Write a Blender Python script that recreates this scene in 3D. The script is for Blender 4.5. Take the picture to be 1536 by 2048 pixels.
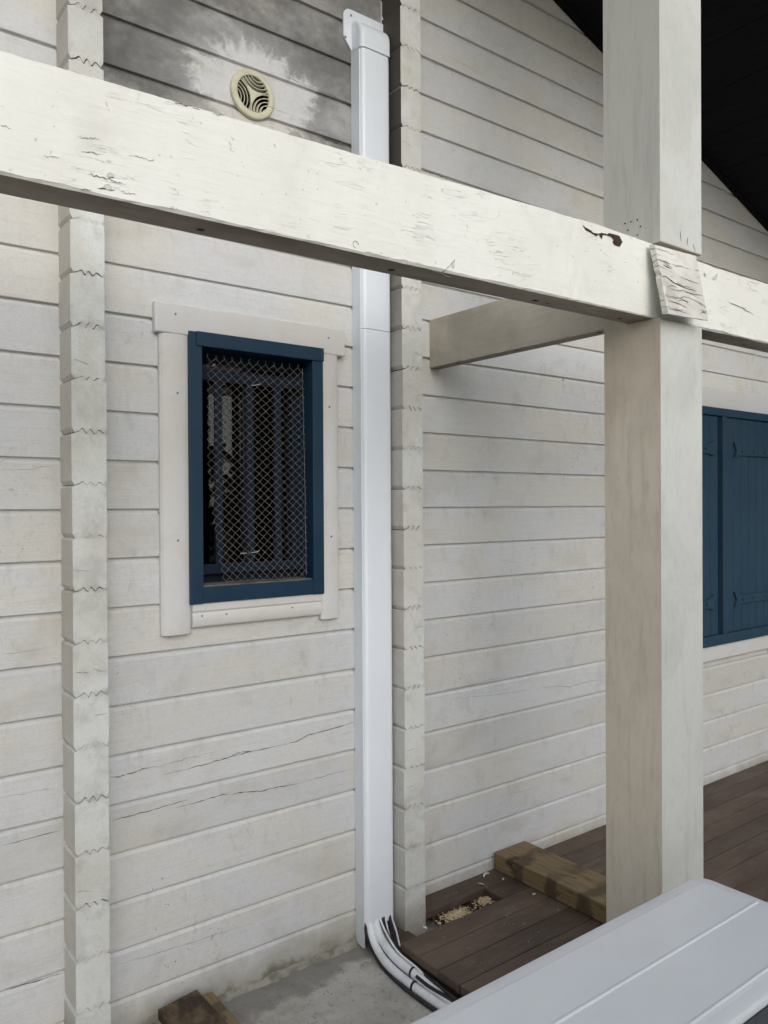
import bpy, bmesh, math, random
from mathutils import Vector, Matrix

random.seed(7)
scn = bpy.context.scene
for o in list(bpy.data.objects):
    bpy.data.objects.remove(o)
COL = scn.collection

# ------------------------------------------------------------------ camera
CAM = Vector((0.0, 0.0, 1.5))
FPX = 1585.2                      # focal length in pixels of a 1536 px wide frame
RIGHT = Vector((0.7948, -0.6069, -0.0056))
DOWN = Vector((-0.0082, -0.0016, -1.0))
FWD = Vector((0.6068, 0.7949, -0.0062))
FWD.normalize()
RIGHT = (RIGHT - FWD * RIGHT.dot(FWD)).normalized()
DOWN = FWD.cross(RIGHT)
cam_d = bpy.data.cameras.new("camera")
cam = bpy.data.objects.new("camera", cam_d)
COL.objects.link(cam)
cam_d.sensor_fit = 'HORIZONTAL'
cam_d.sensor_width = 36.0
cam_d.lens = 36.0 * FPX / 1536.0
cam_d.clip_start = 0.05
cam_d.clip_end = 500
R3 = Matrix((RIGHT, -DOWN, -FWD)).transposed()
cam.matrix_world = Matrix.Translation(CAM) @ R3.to_4x4()
scn.camera = cam

# ------------------------------------------------------------------ light
SUN_EL, SUN_AZ = 28.0, 197.0      # degrees; azimuth clockwise from +y, sun stands in front of the wall
w = bpy.data.worlds.new("World")
scn.world = w
w.use_nodes = True
wn, wl = w.node_tree.nodes, w.node_tree.links
wn.clear()
sky = wn.new('ShaderNodeTexSky')
sky.sky_type = 'NISHITA'
sky.sun_disc = False
sky.sun_elevation = math.radians(SUN_EL)
sky.sun_rotation = math.radians(SUN_AZ)
sky.air_density = 1.0
sky.dust_density = 2.0
sky.ozone_density = 1.0
hs = wn.new('ShaderNodeHueSaturation')
hs.inputs['Saturation'].default_value = 0.40
bg = wn.new('ShaderNodeBackground')
bg.inputs['Strength'].default_value = 0.15
wo = wn.new('ShaderNodeOutputWorld')
wl.new(sky.outputs[0], hs.inputs['Color'])
wl.new(hs.outputs[0], bg.inputs[0])
wl.new(bg.outputs[0], wo.inputs[0])
sd = bpy.data.lights.new("sun", 'SUN')
sd.energy = 0.65
sd.angle = math.radians(85)
sd.color = (1.0, 0.995, 0.98)
sun = bpy.data.objects.new("sun", sd)
COL.objects.link(sun)
el, az = math.radians(SUN_EL), math.radians(SUN_AZ)
sdir = Vector((math.sin(az) * math.cos(el), math.cos(az) * math.cos(el), math.sin(el)))
sun.rotation_euler = (-sdir).to_track_quat('-Z', 'Y').to_euler()
sun.location = (0, -5, 8)
vs = scn.view_settings
vs.view_transform = 'Standard'
vs.look = 'None'
vs.exposure = 0.13
vs.gamma = 1.0
vs.use_curve_mapping = False
scn.cycles.max_bounces = 8
scn.cycles.diffuse_bounces = 5

# ------------------------------------------------------------------ measures (metres)
D = 2.221                          # distance of the wall face
Z0, PITCH = 0.118, 0.1378          # first log joint above the slab and height of one log

def at(px, py, Y):
    """world point of a photo pixel on the upright plane y = Y (used to survey the wall)"""
    d = RIGHT * ((px - 768) / FPX) + DOWN * ((py - 1024) / FPX) + FWD
    return CAM + d * (Y / d.y)

def atx(px, py, X):
    d = RIGHT * ((px - 768) / FPX) + DOWN * ((py - 1024) / FPX) + FWD
    return CAM + d * (X / d.x)

def atz(px, py, Z):
    d = RIGHT * ((px - 768) / FPX) + DOWN * ((py - 1024) / FPX) + FWD
    return CAM + d * ((Z - CAM.z) / d.z)

# ------------------------------------------------------------------ material helper
class NT:
    def __init__(s, name, rough=0.6, spec=0.4):
        s.m = bpy.data.materials.new(name)
        s.m.use_nodes = True
        s.t = s.m.node_tree
        s.n, s.l = s.t.nodes, s.t.links
        s.b = s.n['Principled BSDF']
        s.b.inputs['Roughness'].default_value = rough
        s.b.inputs['Specular IOR Level'].default_value = spec
        g = s.n.new('ShaderNodeNewGeometry')
        s.pos = g.outputs['Position']
        s.nor = g.outputs['True Normal']

    def _set(s, sock, v):
        if hasattr(v, 'is_output') or isinstance(v, bpy.types.NodeSocket):
            s.l.new(v, sock)
        elif isinstance(v, (tuple, list)):
            sock.default_value = (*v, 1.0) if len(v) == 3 and len(sock.default_value) == 4 else v
        else:
            sock.default_value = v

    def scale(s, v, sc):
        n = s.n.new('ShaderNodeVectorMath'); n.operation = 'MULTIPLY'
        s._set(n.inputs[0], v); n.inputs[1].default_value = sc
        return n.outputs[0]

    def vadd(s, a, b):
        n = s.n.new('ShaderNodeVectorMath'); n.operation = 'ADD'
        s._set(n.inputs[0], a); s._set(n.inputs[1], b)
        return n.outputs[0]

    def noise(s, scale=1.0, detail=4, rough=0.55, vec=None, sc=(1, 1, 1), dist=0.0, col=False):
        n = s.n.new('ShaderNodeTexNoise')
        v = s.pos if vec is None else vec
        if sc != (1, 1, 1):
            v = s.scale(v, sc)
        s.l.new(v, n.inputs['Vector'])
        n.inputs['Scale'].default_value = scale
        n.inputs['Detail'].default_value = detail
        n.inputs['Roughness'].default_value = rough
        n.inputs['Distortion'].default_value = dist
        return n.outputs['Color' if col else 'Fac']

    def math(s, op, a, b=0.0, c=0.0, clamp=False):
        n = s.n.new('ShaderNodeMath'); n.operation = op; n.use_clamp = clamp
        s._set(n.inputs[0], a); s._set(n.inputs[1], b); s._set(n.inputs[2], c)
        return n.outputs[0]

    def step(s, v, a, b, lo=0.0, hi=1.0):
        n = s.n.new('ShaderNodeMapRange'); n.interpolation_type = 'SMOOTHSTEP'
        s._set(n.inputs['Value'], v)
        n.inputs['From Min'].default_value = a; n.inputs['From Max'].default_value = b
        n.inputs['To Min'].default_value = lo; n.inputs['To Max'].default_value = hi
        return n.outputs[0]

    def xyz(s, v=None):
        n = s.n.new('ShaderNodeSeparateXYZ')
        s.l.new(s.pos if v is None else v, n.inputs[0])
        return n.outputs

    def mix(s, f, a, b, mode='MIX'):
        n = s.n.new('ShaderNodeMix'); n.data_type = 'RGBA'; n.blend_type = mode
        s._set(n.inputs['Factor'], f)
        s._set(n.inputs[6], a); s._set(n.inputs[7], b)
        return n.outputs[2]

    def white(s, v):
        n = s.n.new('ShaderNodeTexWhiteNoise'); n.noise_dimensions = '1D'
        s._set(n.inputs['W'], v)
        return n.outputs['Value']

    def bump(s, h, strength=0.3, dist=0.002):
        n = s.n.new('ShaderNodeBump')
        n.inputs['Strength'].default_value = strength
        n.inputs['Distance'].default_value = dist
        s.l.new(h, n.inputs['Height'])
        s.l.new(n.outputs[0], s.b.inputs['Normal'])

    def done(s, col, rough=None):
        s._set(s.b.inputs['Base Color'], col)
        if rough is not None:
            s._set(s.b.inputs['Roughness'], rough)
        return s.m

def grey(v):
    return (v, v, v)

def M_wall():
    t = NT('weathered white wall paint', 0.62, 0.3)
    x, y, z = t.xyz()
    k = t.math('FLOOR', t.math('DIVIDE', t.math('SUBTRACT', z, Z0), PITCH))
    # each log takes the paint a little differently along its length
    sh = t.math('MULTIPLY', t.white(k), 37.0)
    cv = t.n.new('ShaderNodeCombineXYZ'); t.l.new(sh, cv.inputs[0]); t.l.new(sh, cv.inputs[2])
    pv = t.vadd(t.pos, cv.outputs[0])
    a = t.noise(1.6, 3, vec=pv, sc=(1, 1, 2.2), dist=0.5)
    c = t.mix(t.step(a, 0.40, 0.62), (0.635, 0.648, 0.662), (0.645, 0.638, 0.598))
    b = t.noise(4.2, 5, 0.6, vec=pv, sc=(1, 1, 1.7), dist=0.4)
    c = t.mix(t.step(b, 0.50, 0.74, 0, 0.45), c, (0.50, 0.485, 0.43))
    g = t.noise(9.0, 4, 0.6, vec=pv, sc=(1.0, 1, 0.8))
    c = t.mix(t.step(g, 0.55, 0.8, 0, 0.5), c, (0.43, 0.43, 0.425))
    # knots bleeding through the paint
    vo = t.n.new('ShaderNodeTexVoronoi'); vo.inputs['Scale'].default_value = 2.6; vo.inputs['Randomness'].default_value = 1.0
    t.l.new(t.vadd(t.scale(pv, (0.8, 0.01, 1.0)), t.scale(t.noise(9, 3, 0.6, col=True), (0.035, 0.0, 0.035))), vo.inputs['Vector'])
    kd = vo.outputs['Distance']
    kn = t.math('MULTIPLY', t.step(kd, 0.10, 0.02), t.step(t.noise(48, 4, 0.7), 0.36, 0.6))
    c = t.mix(t.math('MULTIPLY', kn, 0.34), c, (0.36, 0.325, 0.29))
    # log to log tone
    tone = t.math('ADD', 0.93, t.math('MULTIPLY', t.white(t.math('ADD', k, 0.37)), 0.11))
    c = t.mix(1.0, c, tone, 'MULTIPLY')
    # wood grain, hair thin
    gr = t.noise(1.0, 6, 0.65, sc=(5, 5, 210), dist=0.15)
    c = t.mix(t.step(gr, 0.48, 0.74, 0, 0.26), c, (0.42, 0.40, 0.37))
    fine = t.noise(160, 3, 0.7)
    c = t.mix(t.step(fine, 0.42, 0.75, 0, 0.24), c, (0.40, 0.40, 0.39))
    med = t.noise(46, 5, 0.72, sc=(0.7, 1, 1))
    c = t.mix(t.step(med, 0.50, 0.74, 0, 0.16), c, (0.40, 0.395, 0.375))
    # specks of mildew in patches
    sp = t.noise(75, 2, 0.5)
    pm = t.noise(2.3, 3, 0.6)
    spm = t.math('MULTIPLY', t.step(sp, 0.66, 0.74), t.step(pm, 0.52, 0.66))
    c = t.mix(t.math('MULTIPLY', spm, 0.55), c, (0.22, 0.21, 0.2))
    sm1 = t.noise(24, 5, 0.7, sc=(1.0, 1, 0.6), dist=0.6)
    c = t.mix(t.math('MULTIPLY', t.step(sm1, 0.56, 0.70), t.step(pm, 0.42, 0.60, 0, 0.30)), c, (0.30, 0.295, 0.28))
    # run marks under the joints
    fz = t.math('FRACT', t.math('DIVIDE', t.math('SUBTRACT', z, Z0), PITCH))
    run = t.noise(1.0, 4, 0.6, sc=(26, 1, 3.0))
    rm = t.math('MULTIPLY', t.step(run, 0.52, 0.72), t.step(fz, 0.50, 0.97))
    c = t.mix(t.math('MULTIPLY', rm, 0.30), c, (0.40, 0.385, 0.35))
    # soot-grey mildew high in the middle bay, scrubbed clean round the vent
    wz = t.noise(7.5, 6, 0.66, dist=0.4)
    wx = t.noise(7.0, 4, 0.6, vec=t.vadd(t.pos, (3.1, 0.4, 7.7)))
    dx = t.math('ADD', t.math('MULTIPLY', t.math('SUBTRACT', x, 1.20), 0.88), t.math('MULTIPLY', t.math('SUBTRACT', wx, 0.5), 0.16))
    dz = t.math('ADD', t.math('MULTIPLY', t.math('SUBTRACT', z, 2.80), 1.35), t.math('MULTIPLY', t.math('SUBTRACT', wz, 0.5), 0.20))
    d = t.math('SQRT', t.math('ADD', t.math('MULTIPLY', dx, dx), t.math('MULTIPLY', dz, dz)))
    ang = t.math('ARCTAN2', dz, dx)
    av = t.n.new('ShaderNodeCombineXYZ'); t.l.new(t.math('MULTIPLY', t.math('SINE', ang), 1.0), av.inputs[0]); t.l.new(t.math('COSINE', ang), av.inputs[1])
    spk = t.noise(5.5, 3, 0.6, vec=av.outputs[0])
    d = t.math('SUBTRACT', d, t.math('MULTIPLY', t.math('SUBTRACT', spk, 0.5), 0.20))
    d = t.math('ADD', d, t.math('MULTIPLY', t.math('SUBTRACT', t.noise(34, 5, 0.7), 0.5), 0.07))
    far = t.math('ADD', t.math('MULTIPLY', t.step(d, 0.145, 0.210), 0.72), t.math('MULTIPLY', t.step(d, 0.16, 0.36), 0.28))
    up = t.step(t.math('ADD', z, t.math('MULTIPLY', t.math('SUBTRACT', wz, 0.5), 0.32)), 2.55, 2.74)
    bay = t.math('MULTIPLY', t.step(x, 0.69, 0.70), t.step(x, 1.70, 1.69))
    dn = t.noise(3.2, 5, 0.65, sc=(1, 1, 1.4))
    mm = t.math('MULTIPLY', t.math('MULTIPLY', far, up), t.math('MULTIPLY', bay, t.step(dn, 0.30, 0.60, 0.50, 1.0)))
    c = t.mix(t.math('MULTIPLY', mm, 0.95), c, t.mix(t.noise(30, 5, 0.7), (0.05, 0.05, 0.05), (0.19, 0.188, 0.182)))
    # a thin greyish film on the gable, right bay
    film = t.math('MULTIPLY', t.step(z, 2.6, 3.6), 0.15)
    c = t.mix(film, c, (0.45, 0.43, 0.39))
    # grime caught in the joints
    c = t.mix(t.step(y, D + 0.0058, D + 0.0092, 0, 0.08), c, (0.20, 0.175, 0.145))
    # green-brown splash on the lowest log
    s1 = t.noise(7, 5, 0.65)
    s2 = t.math('ADD', z, t.math('MULTIPLY', t.math('SUBTRACT', s1, 0.5), 0.22))
    c = t.mix(t.step(s2, 0.16, 0.0, 0, 0.75), c, (0.30, 0.28, 0.21))
    c = t.mix(t.step(s2, 0.045, -0.01, 0, 0.8), c, (0.16, 0.14, 0.11))
    h = t.math('ADD', t.math('MULTIPLY', gr, 1.0), t.math('MULTIPLY', t.noise(40, 4, 0.6), 0.8))
    t.bump(h, 0.5, 0.0020)
    return t.done(c)

def M_ends():
    t = NT('chalky white end grain paint', 0.7, 0.25)
    x, y, z = t.xyz()
    nx, ny, nz = t.xyz(t.nor)
    a = t.noise(4.0, 5, 0.6, dist=0.4)
    c = t.mix(t.step(a, 0.40, 0.65), (0.68, 0.70, 0.685), (0.60, 0.60, 0.555))
    b = t.noise(14, 5, 0.65)
    c = t.mix(t.step(b, 0.48, 0.72, 0, 0.5), c, (0.40, 0.40, 0.395))
    f = t.noise(150, 3, 0.7)
    c = t.mix(t.step(f, 0.45, 0.75, 0, 0.22), c, (0.34, 0.34, 0.33))
    # dirt sits along the joints between the log ends
    fz = t.math('FRACT', t.math('ADD', t.math('DIVIDE', t.math('SUBTRACT', z, Z0), PITCH), 0.5))
    e = t.math('ABSOLUTE', t.math('SUBTRACT', fz, 0.5))
    e = t.math('ADD', e, t.math('MULTIPLY', t.math('SUBTRACT', b, 0.5), 0.35))
    c = t.mix(t.step(e, 0.42, 0.56, 0, 0.35), c, (0.30, 0.29, 0.28))
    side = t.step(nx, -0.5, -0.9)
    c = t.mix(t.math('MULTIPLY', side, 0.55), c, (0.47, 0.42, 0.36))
    # black-brown mildew on the hidden flank behind the trunking, high up
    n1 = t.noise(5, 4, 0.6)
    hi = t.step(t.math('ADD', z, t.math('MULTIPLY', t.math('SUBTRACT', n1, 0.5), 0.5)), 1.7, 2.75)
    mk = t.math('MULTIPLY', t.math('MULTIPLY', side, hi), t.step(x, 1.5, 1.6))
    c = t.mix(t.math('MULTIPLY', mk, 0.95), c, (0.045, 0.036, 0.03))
    fi = t.math('MULTIPLY', t.step(z, 2.5, 2.95, 0, 0.4), t.step(x, 1.5, 1.0))
    c = t.mix(fi, c, (0.33, 0.31, 0.28))
    s1 = t.noise(9, 5, 0.65)
    s2 = t.math('ADD', z, t.math('MULTIPLY', t.math('SUBTRACT', s1, 0.5), 0.2))
    c = t.mix(t.step(s2, 0.22, 0.03, 0, 0.7), c, (0.27, 0.25, 0.2))
    t.bump(t.math('ADD', b, t.math('MULTIPLY', t.noise(55, 5, 0.65), 1.0)), 0.6, 0.0035)
    return t.done(c)

def M_beam():
    t = NT('flaking white beam paint', 0.6, 0.3)
    x, y, z = t.xyz()
    nx, ny, nz = t.xyz(t.nor)
    a = t.noise(3.0, 4, 0.6, dist=0.4)
    c = t.mix(t.step(a, 0.4, 0.65), (0.81, 0.82, 0.775), (0.76, 0.765, 0.71))
    b = t.noise(11, 5, 0.65, sc=(0.6, 1, 1))
    c = t.mix(t.step(b, 0.54, 0.8, 0, 0.35), c, (0.52, 0.52, 0.50))
    # short splits that follow the grain, in clusters
    n = t.noise(1.0, 4, 0.55, sc=(9, 9, 85), dist=0.25)
    ln = t.step(t.math('ABSOLUTE', t.math('SUBTRACT', n, 0.5)), 0.016, 0.004)
    br = t.noise(1.0, 3, 0.5, sc=(16, 10, 30))
    cl = t.noise(3.4, 3, 0.6, vec=t.vadd(t.pos, (5.2, 0, 1.3)))
    lk = t.math('MULTIPLY', t.math('MULTIPLY', ln, t.step(br, 0.48, 0.58)), t.step(cl, 0.48, 0.64))
    c = t.mix(t.math('MULTIPLY', lk, 0.18), c, (0.33, 0.32, 0.29))
    sp = t.noise(70, 2, 0.5)
    c = t.mix(t.math('MULTIPLY', t.step(sp, 0.68, 0.74), 0.35), c, (0.25, 0.24, 0.22))
    # downward faces take a darker, mottled brown
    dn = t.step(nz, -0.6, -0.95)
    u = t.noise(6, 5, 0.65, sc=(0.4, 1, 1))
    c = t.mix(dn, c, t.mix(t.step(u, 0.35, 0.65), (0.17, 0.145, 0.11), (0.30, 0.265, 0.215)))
    h = t.math('SUBTRACT', t.math('ADD', t.math('MULTIPLY', t.noise(1.0, 6, 0.6, sc=(8, 8, 90)), 0.9), t.math('MULTIPLY', t.noise(26, 4, 0.6), 0.7)), t.math('MULTIPLY', lk, 0.7))
    t.bump(h, 0.7, 0.0020)
    return t.done(c)

def M_post():
    t = NT('grimy white post paint', 0.62, 0.3)
    x, y, z = t.xyz()
    nx, ny, nz = t.xyz(t.nor)
    v = t.noise(1.0, 6, 0.70, sc=(30, 30, 3.4), dist=0.4)
    mot = t.noise(1.0, 6, 0.74, sc=(75, 75, 22))
    a = t.noise(3.5, 5, 0.6, dist=0.6)
    c = t.mix(t.step(a, 0.4, 0.66), (0.62, 0.635, 0.61), (0.54, 0.555, 0.52))
    c = t.mix(t.step(v, 0.52, 0.74, 0, 0.38), c, (0.38, 0.39, 0.36))
    f = t.noise(120, 3, 0.7, sc=(1, 1, 0.35))
    c = t.mix(t.step(f, 0.5, 0.78, 0, 0.25), c, (0.36, 0.36, 0.33))
    c = t.mix(t.step(mot, 0.52, 0.74, 0, 0.22), c, (0.36, 0.37, 0.345))
    # the flank turned to the yard is filmed with tan algae below the beam, grey above it
    side = t.step(nx, -0.5, -0.9)
    tan = t.mix(t.step(a, 0.35, 0.68), (0.67, 0.605, 0.505), (0.61, 0.545, 0.45))
    tan = t.mix(t.step(v, 0.48, 0.72, 0, 0.42), tan, (0.40, 0.34, 0.25))
    tan = t.mix(t.step(mot, 0.50, 0.72, 0, 0.24), tan, (0.32, 0.27, 0.195))
    tan = t.mix(t.step(mot, 0.46, 0.32, 0, 0.35), tan, (0.66, 0.62, 0.54))
    gr = t.mix(t.step(v, 0.45, 0.75), (0.56, 0.555, 0.52), (0.45, 0.445, 0.41))
    low = t.step(z, 2.12, 2.08)
    dirt = t.mix(low, gr, tan)
    # slug trails, pale wandering lines
    wv = t.noise(1.0, 3, 0.5, sc=(6, 9, 5), dist=1.2)
    tr = t.step(t.math('ABSOLUTE', t.math('SUBTRACT', wv, 0.52)), 0.006, 0.002)
    tr = t.math('MULTIPLY', tr, t.step(t.noise(3.0, 2, 0.5), 0.5, 0.6))
    dirt = t.mix(t.math('MULTIPLY', tr, 0.4), dirt, (0.62, 0.57, 0.48))
    top = t.math('MULTIPLY', t.step(t.math('ADD', z, t.math('MULTIPLY', a, 0.7)), 1.8, 2.45), low)
    dirt = t.mix(t.math('MULTIPLY', top, 0.4), dirt, (0.27, 0.225, 0.16))
    c = t.mix(t.math('MULTIPLY', side, 0.9), c, dirt)
    # the foot is greener
    c = t.mix(t.step(t.math('ADD', z, t.math('MULTIPLY', a, 0.6)), 1.1, 0.2, 0, 0.45), c, (0.36, 0.37, 0.33))
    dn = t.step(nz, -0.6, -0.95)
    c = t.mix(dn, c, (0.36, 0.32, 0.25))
    t.bump(t.math('ADD', v, t.math('MULTIPLY', t.noise(60, 4, 0.6), 0.6)), 0.55, 0.0022)
    return t.done(c)

def M_tie():
    t = NT('dingy cream joist paint', 0.65, 0.3)
    nx, ny, nz = t.xyz(t.nor)
    a = t.noise(3.2, 5, 0.62, dist=0.5)
    g = t.noise(1.0, 5, 0.6, sc=(10, 4, 70))
    c = t.mix(t.step(a, 0.38, 0.66), (0.54, 0.50, 0.425), (0.40, 0.37, 0.31))
    c = t.mix(t.step(g, 0.5, 0.75, 0, 0.3), c, (0.30, 0.27, 0.22))
    c = t.mix(t.step(t.noise(9, 5, 0.65), 0.56, 0.75, 0, 0.4), c, (0.27, 0.25, 0.2))
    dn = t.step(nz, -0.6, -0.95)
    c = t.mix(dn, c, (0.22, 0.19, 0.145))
    t.bump(g, 0.4, 0.0015)
    return t.done(c)

def M_casing():
    t = NT('white casing paint', 0.55, 0.35)
    a = t.noise(3.0, 4, 0.6, dist=0.4)
    c = t.mix(t.step(a, 0.38, 0.66), (0.66, 0.665, 0.675), (0.63, 0.615, 0.58))
    b = t.noise(12, 5, 0.65)
    c = t.mix(t.step(b, 0.54, 0.8, 0, 0.4), c, (0.44, 0.43, 0.41))
    f = t.noise(140, 3, 0.7)
    c = t.mix(t.step(f, 0.5, 0.78, 0, 0.16), c, (0.38, 0.37, 0.36))
    t.bump(t.math('ADD', b, t.noise(70, 4, 0.6)), 0.3, 0.0012)
    return t.done(c)

def M_blue():
    t = NT('petrol blue paint', 0.48, 0.35)
    a = t.noise(6, 5, 0.6)
    c = t.mix(t.step(a, 0.4, 0.65), (0.006, 0.031, 0.064), (0.009, 0.037, 0.070))
    f = t.noise(90, 3, 0.7)
    c = t.mix(t.step(f, 0.6, 0.78, 0, 0.25), c, (0.03, 0.05, 0.07))
    t.bump(t.noise(45, 4, 0.6), 0.2, 0.001)
    return t.done(c, t.step(a, 0.35, 0.7, 0.42, 0.58))

def M_shutter():
    t = NT('slate blue shutter paint', 0.55, 0.3)
    a = t.noise(5, 5, 0.6)
    c = t.mix(t.step(a, 0.4, 0.65), (0.018, 0.050, 0.086), (0.024, 0.058, 0.095))
    g = t.noise(1.0, 5, 0.6, sc=(120, 10, 3))
    c = t.mix(t.step(g, 0.55, 0.78, 0, 0.3), c, (0.04, 0.06, 0.08))
    t.bump(g, 0.3, 0.001)
    return t.done(c)

def M_simple(name, c1, c2, scale=8, rough=0.5, spec=0.4, sc=(1, 1, 1), bump=0.0, bd=0.001):
    t = NT(name, rough, spec)
    a = t.noise(scale, 5, 0.62, sc=sc)
    c = t.mix(t.step(a, 0.38, 0.66), c1, c2)
    if bump:
        t.bump(a, bump, bd)
    return t.done(c)

def M_pvc():
    t = NT('white glossy plastic', 0.34, 0.5)
    a = t.noise(5, 4, 0.6, sc=(1, 1, 0.4))
    c = t.mix(t.step(a, 0.38, 0.7), (0.74, 0.79, 0.85), (0.71, 0.76, 0.82))
    sm = t.noise(1.0, 5, 0.65, sc=(22, 22, 2.2))
    c = t.mix(t.step(sm, 0.52, 0.78, 0, 0.16), c, (0.50, 0.50, 0.48))
    px_, py_, pz_ = t.xyz()
    lowd = t.step(t.math('ADD', pz_, t.math('MULTIPLY', t.noise(9, 5, 0.65), 0.5)), 0.75, 0.25, 0, 0.22)
    c = t.mix(lowd, c, (0.47, 0.46, 0.43))
    f = t.noise(60, 3, 0.6)
    t.bump(t.math('ADD', f, t.noise(2.5, 2, 0.5, sc=(1, 1, 0.6))), 0.05, 0.0008)
    return t.done(c, t.step(a, 0.35, 0.7, 0.30, 0.40))

def M_ac():
    t = NT('powder coated casing', 0.36, 0.45)
    a = t.noise(3, 4, 0.6)
    c = t.mix(t.step(a, 0.38, 0.7), (0.70, 0.74, 0.785), (0.67, 0.715, 0.765))
    d = t.noise(220, 2, 0.5)
    c = t.mix(t.step(d, 0.66, 0.76, 0, 0.06), c, (0.40, 0.41, 0.42))
    du = t.noise(5, 6, 0.7, sc=(1, 1.6, 1))
    c = t.mix(t.step(du, 0.45, 0.75, 0, 0.10), c, (0.45, 0.45, 0.43))
    t.bump(t.noise(300, 2, 0.5), 0.06, 0.0004)
    return t.done(c, t.step(du, 0.3, 0.7, 0.30, 0.36))

def M_deck():
    t = NT('dark brown composite decking', 0.62, 0.35)
    x, y, z = t.xyz()
    k = t.math('FLOOR', t.math('DIVIDE', t.math('SUBTRACT', D, y), 0.096))
    a = t.noise(4, 5, 0.65, sc=(0.6, 1.4, 1))
    c = t.mix(t.step(a, 0.38, 0.66), (0.082, 0.055, 0.042), (0.125, 0.090, 0.070))
    tone = t.math('ADD', 0.82, t.math('MULTIPLY', t.white(k), 0.36))
    c = t.mix(1.0, c, tone, 'MULTIPLY')
    g = t.noise(1.0, 5, 0.65, sc=(8, 150, 20))
    c = t.mix(t.step(g, 0.48, 0.74, 0, 0.6), c, (0.15, 0.118, 0.094))
    d = t.noise(9, 6, 0.74, sc=(0.5, 1.2, 1))
    c = t.mix(t.step(d, 0.52, 0.74, 0, 0.5), c, (0.17, 0.145, 0.118))
    s = t.noise(120, 2, 0.5)
    c = t.mix(t.step(s, 0.68, 0.75, 0, 0.5), c, (0.25, 0.21, 0.16))
    t.bump(t.math('ADD', g, d), 0.4, 0.0012)
    return t.done(c, t.step(d, 0.35, 0.7, 0.5, 0.75))

def M_timber(name, wet=0.5, seed=0.0):
    t = NT(name, 0.62, 0.35)
    P = t.vadd(t.pos, (seed, seed * 0.7, 0))
    a = t.noise(5.5, 5, 0.65, vec=P, sc=(1.6, 1.0, 1.6), dist=0.8)
    g = t.noise(1.0, 5, 0.62, vec=P, sc=(90, 5, 90), dist=0.2)
    c = t.mix(t.step(g, 0.4, 0.7), (0.24, 0.175, 0.092), (0.165, 0.122, 0.064))
    c = t.mix(t.step(a, 0.62 - wet * 0.25, 0.72 - wet * 0.2), c, (0.055, 0.036, 0.020))
    bx, by, bz = t.xyz()
    bn = t.noise(7, 4, 0.6, vec=P)
    bd = t.math('FRACT', t.math('ADD', t.math('MULTIPLY', by, 6.2), t.math('MULTIPLY', bn, 1.0)))
    bm_ = t.math('MULTIPLY', t.step(t.math('ABSOLUTE', t.math('SUBTRACT', bd, 0.5)), 0.28, 0.12), t.step(t.noise(3.5, 3, 0.6, vec=P), 0.30, 0.46))
    c = t.mix(t.math('MULTIPLY', bm_, 0.85), c, (0.075, 0.055, 0.034))
    gr = t.noise(9, 4, 0.6, vec=P)
    c = t.mix(t.step(gr, 0.55, 0.75, 0, 0.5), c, (0.12, 0.11, 0.045))
    t.bump(g, 0.45, 0.0015)
    return t.done(c)

def M_concrete():
    t = NT('stained screed', 0.85, 0.2)
    x, y, z = t.xyz()
    a = t.noise(3.0, 6, 0.65, dist=0.4)
    c = t.mix(t.step(a, 0.38, 0.66), (0.50, 0.49, 0.455), (0.38, 0.37, 0.335))
    b = t.noise(14, 6, 0.7)
    c = t.mix(t.step(b, 0.50, 0.72, 0, 0.7), c, (0.24, 0.225, 0.19))
    f = t.noise(180, 3, 0.7)
    c = t.mix(t.step(f, 0.45, 0.75, 0, 0.35), c, (0.42, 0.41, 0.38))
    pt = t.noise(60, 4, 0.7)
    c = t.mix(t.step(pt, 0.56, 0.68, 0, 0.55), c, (0.15, 0.14, 0.12))
    # the damp strip along the wall
    e = t.math('ADD', y, t.math('MULTIPLY', t.math('SUBTRACT', t.noise(6, 5, 0.6), 0.5), 0.35))
    c = t.mix(t.step(e, 2.09, 2.16, 0, 0.65), c, (0.14, 0.14, 0.13))
    t.bump(t.math('ADD', b, t.math('MULTIPLY', f, 0.5)), 0.6, 0.004)
    return t.done(c)

def M_board():
    t = NT('bare weathered board', 0.75, 0.2)
    x, y, z = t.xyz()
    wv = t.n.new('ShaderNodeTexWave')
    wv.wave_type = 'BANDS'; wv.bands_direction = 'Z'
    wv.inputs['Scale'].default_value = 17
    wv.inputs['Distortion'].default_value = 7
    wv.inputs['Detail'].default_value = 4
    wv.inputs['Detail Scale'].default_value = 1.3
    t.l.new(t.scale(t.pos, (0.45, 1, 1)), wv.inputs['Vector'])
    a = t.noise(9, 5, 0.6)
    lo = t.step(t.math('ADD', z, t.math('MULTIPLY', a, 0.08)), 2.22, 2.10)
    pw = t.mix(t.step(a, 0.4, 0.65), (0.74, 0.74, 0.69), (0.60, 0.59, 0.54))
    bare = t.mix(t.step(a, 0.4, 0.62), (0.44, 0.425, 0.39), (0.62, 0.61, 0.57))
    c = t.mix(t.math('MULTIPLY', lo, t.step(t.noise(13, 4, 0.6), 0.42, 0.55)), pw, bare)
    lines = t.math('MULTIPLY', t.step(wv.outputs['Fac'], 0.80, 0.98), t.step(t.noise(14, 3, 0.6, sc=(0.6, 1, 1.5)), 0.45, 0.6))
    c = t.mix(t.math('MULTIPLY', lines, 0.7), c, (0.17, 0.16, 0.145))
    t.bump(t.math('SUBTRACT', a, t.math('MULTIPLY', lines, 0.8)), 0.7, 0.002)
    return t.done(c)

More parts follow.
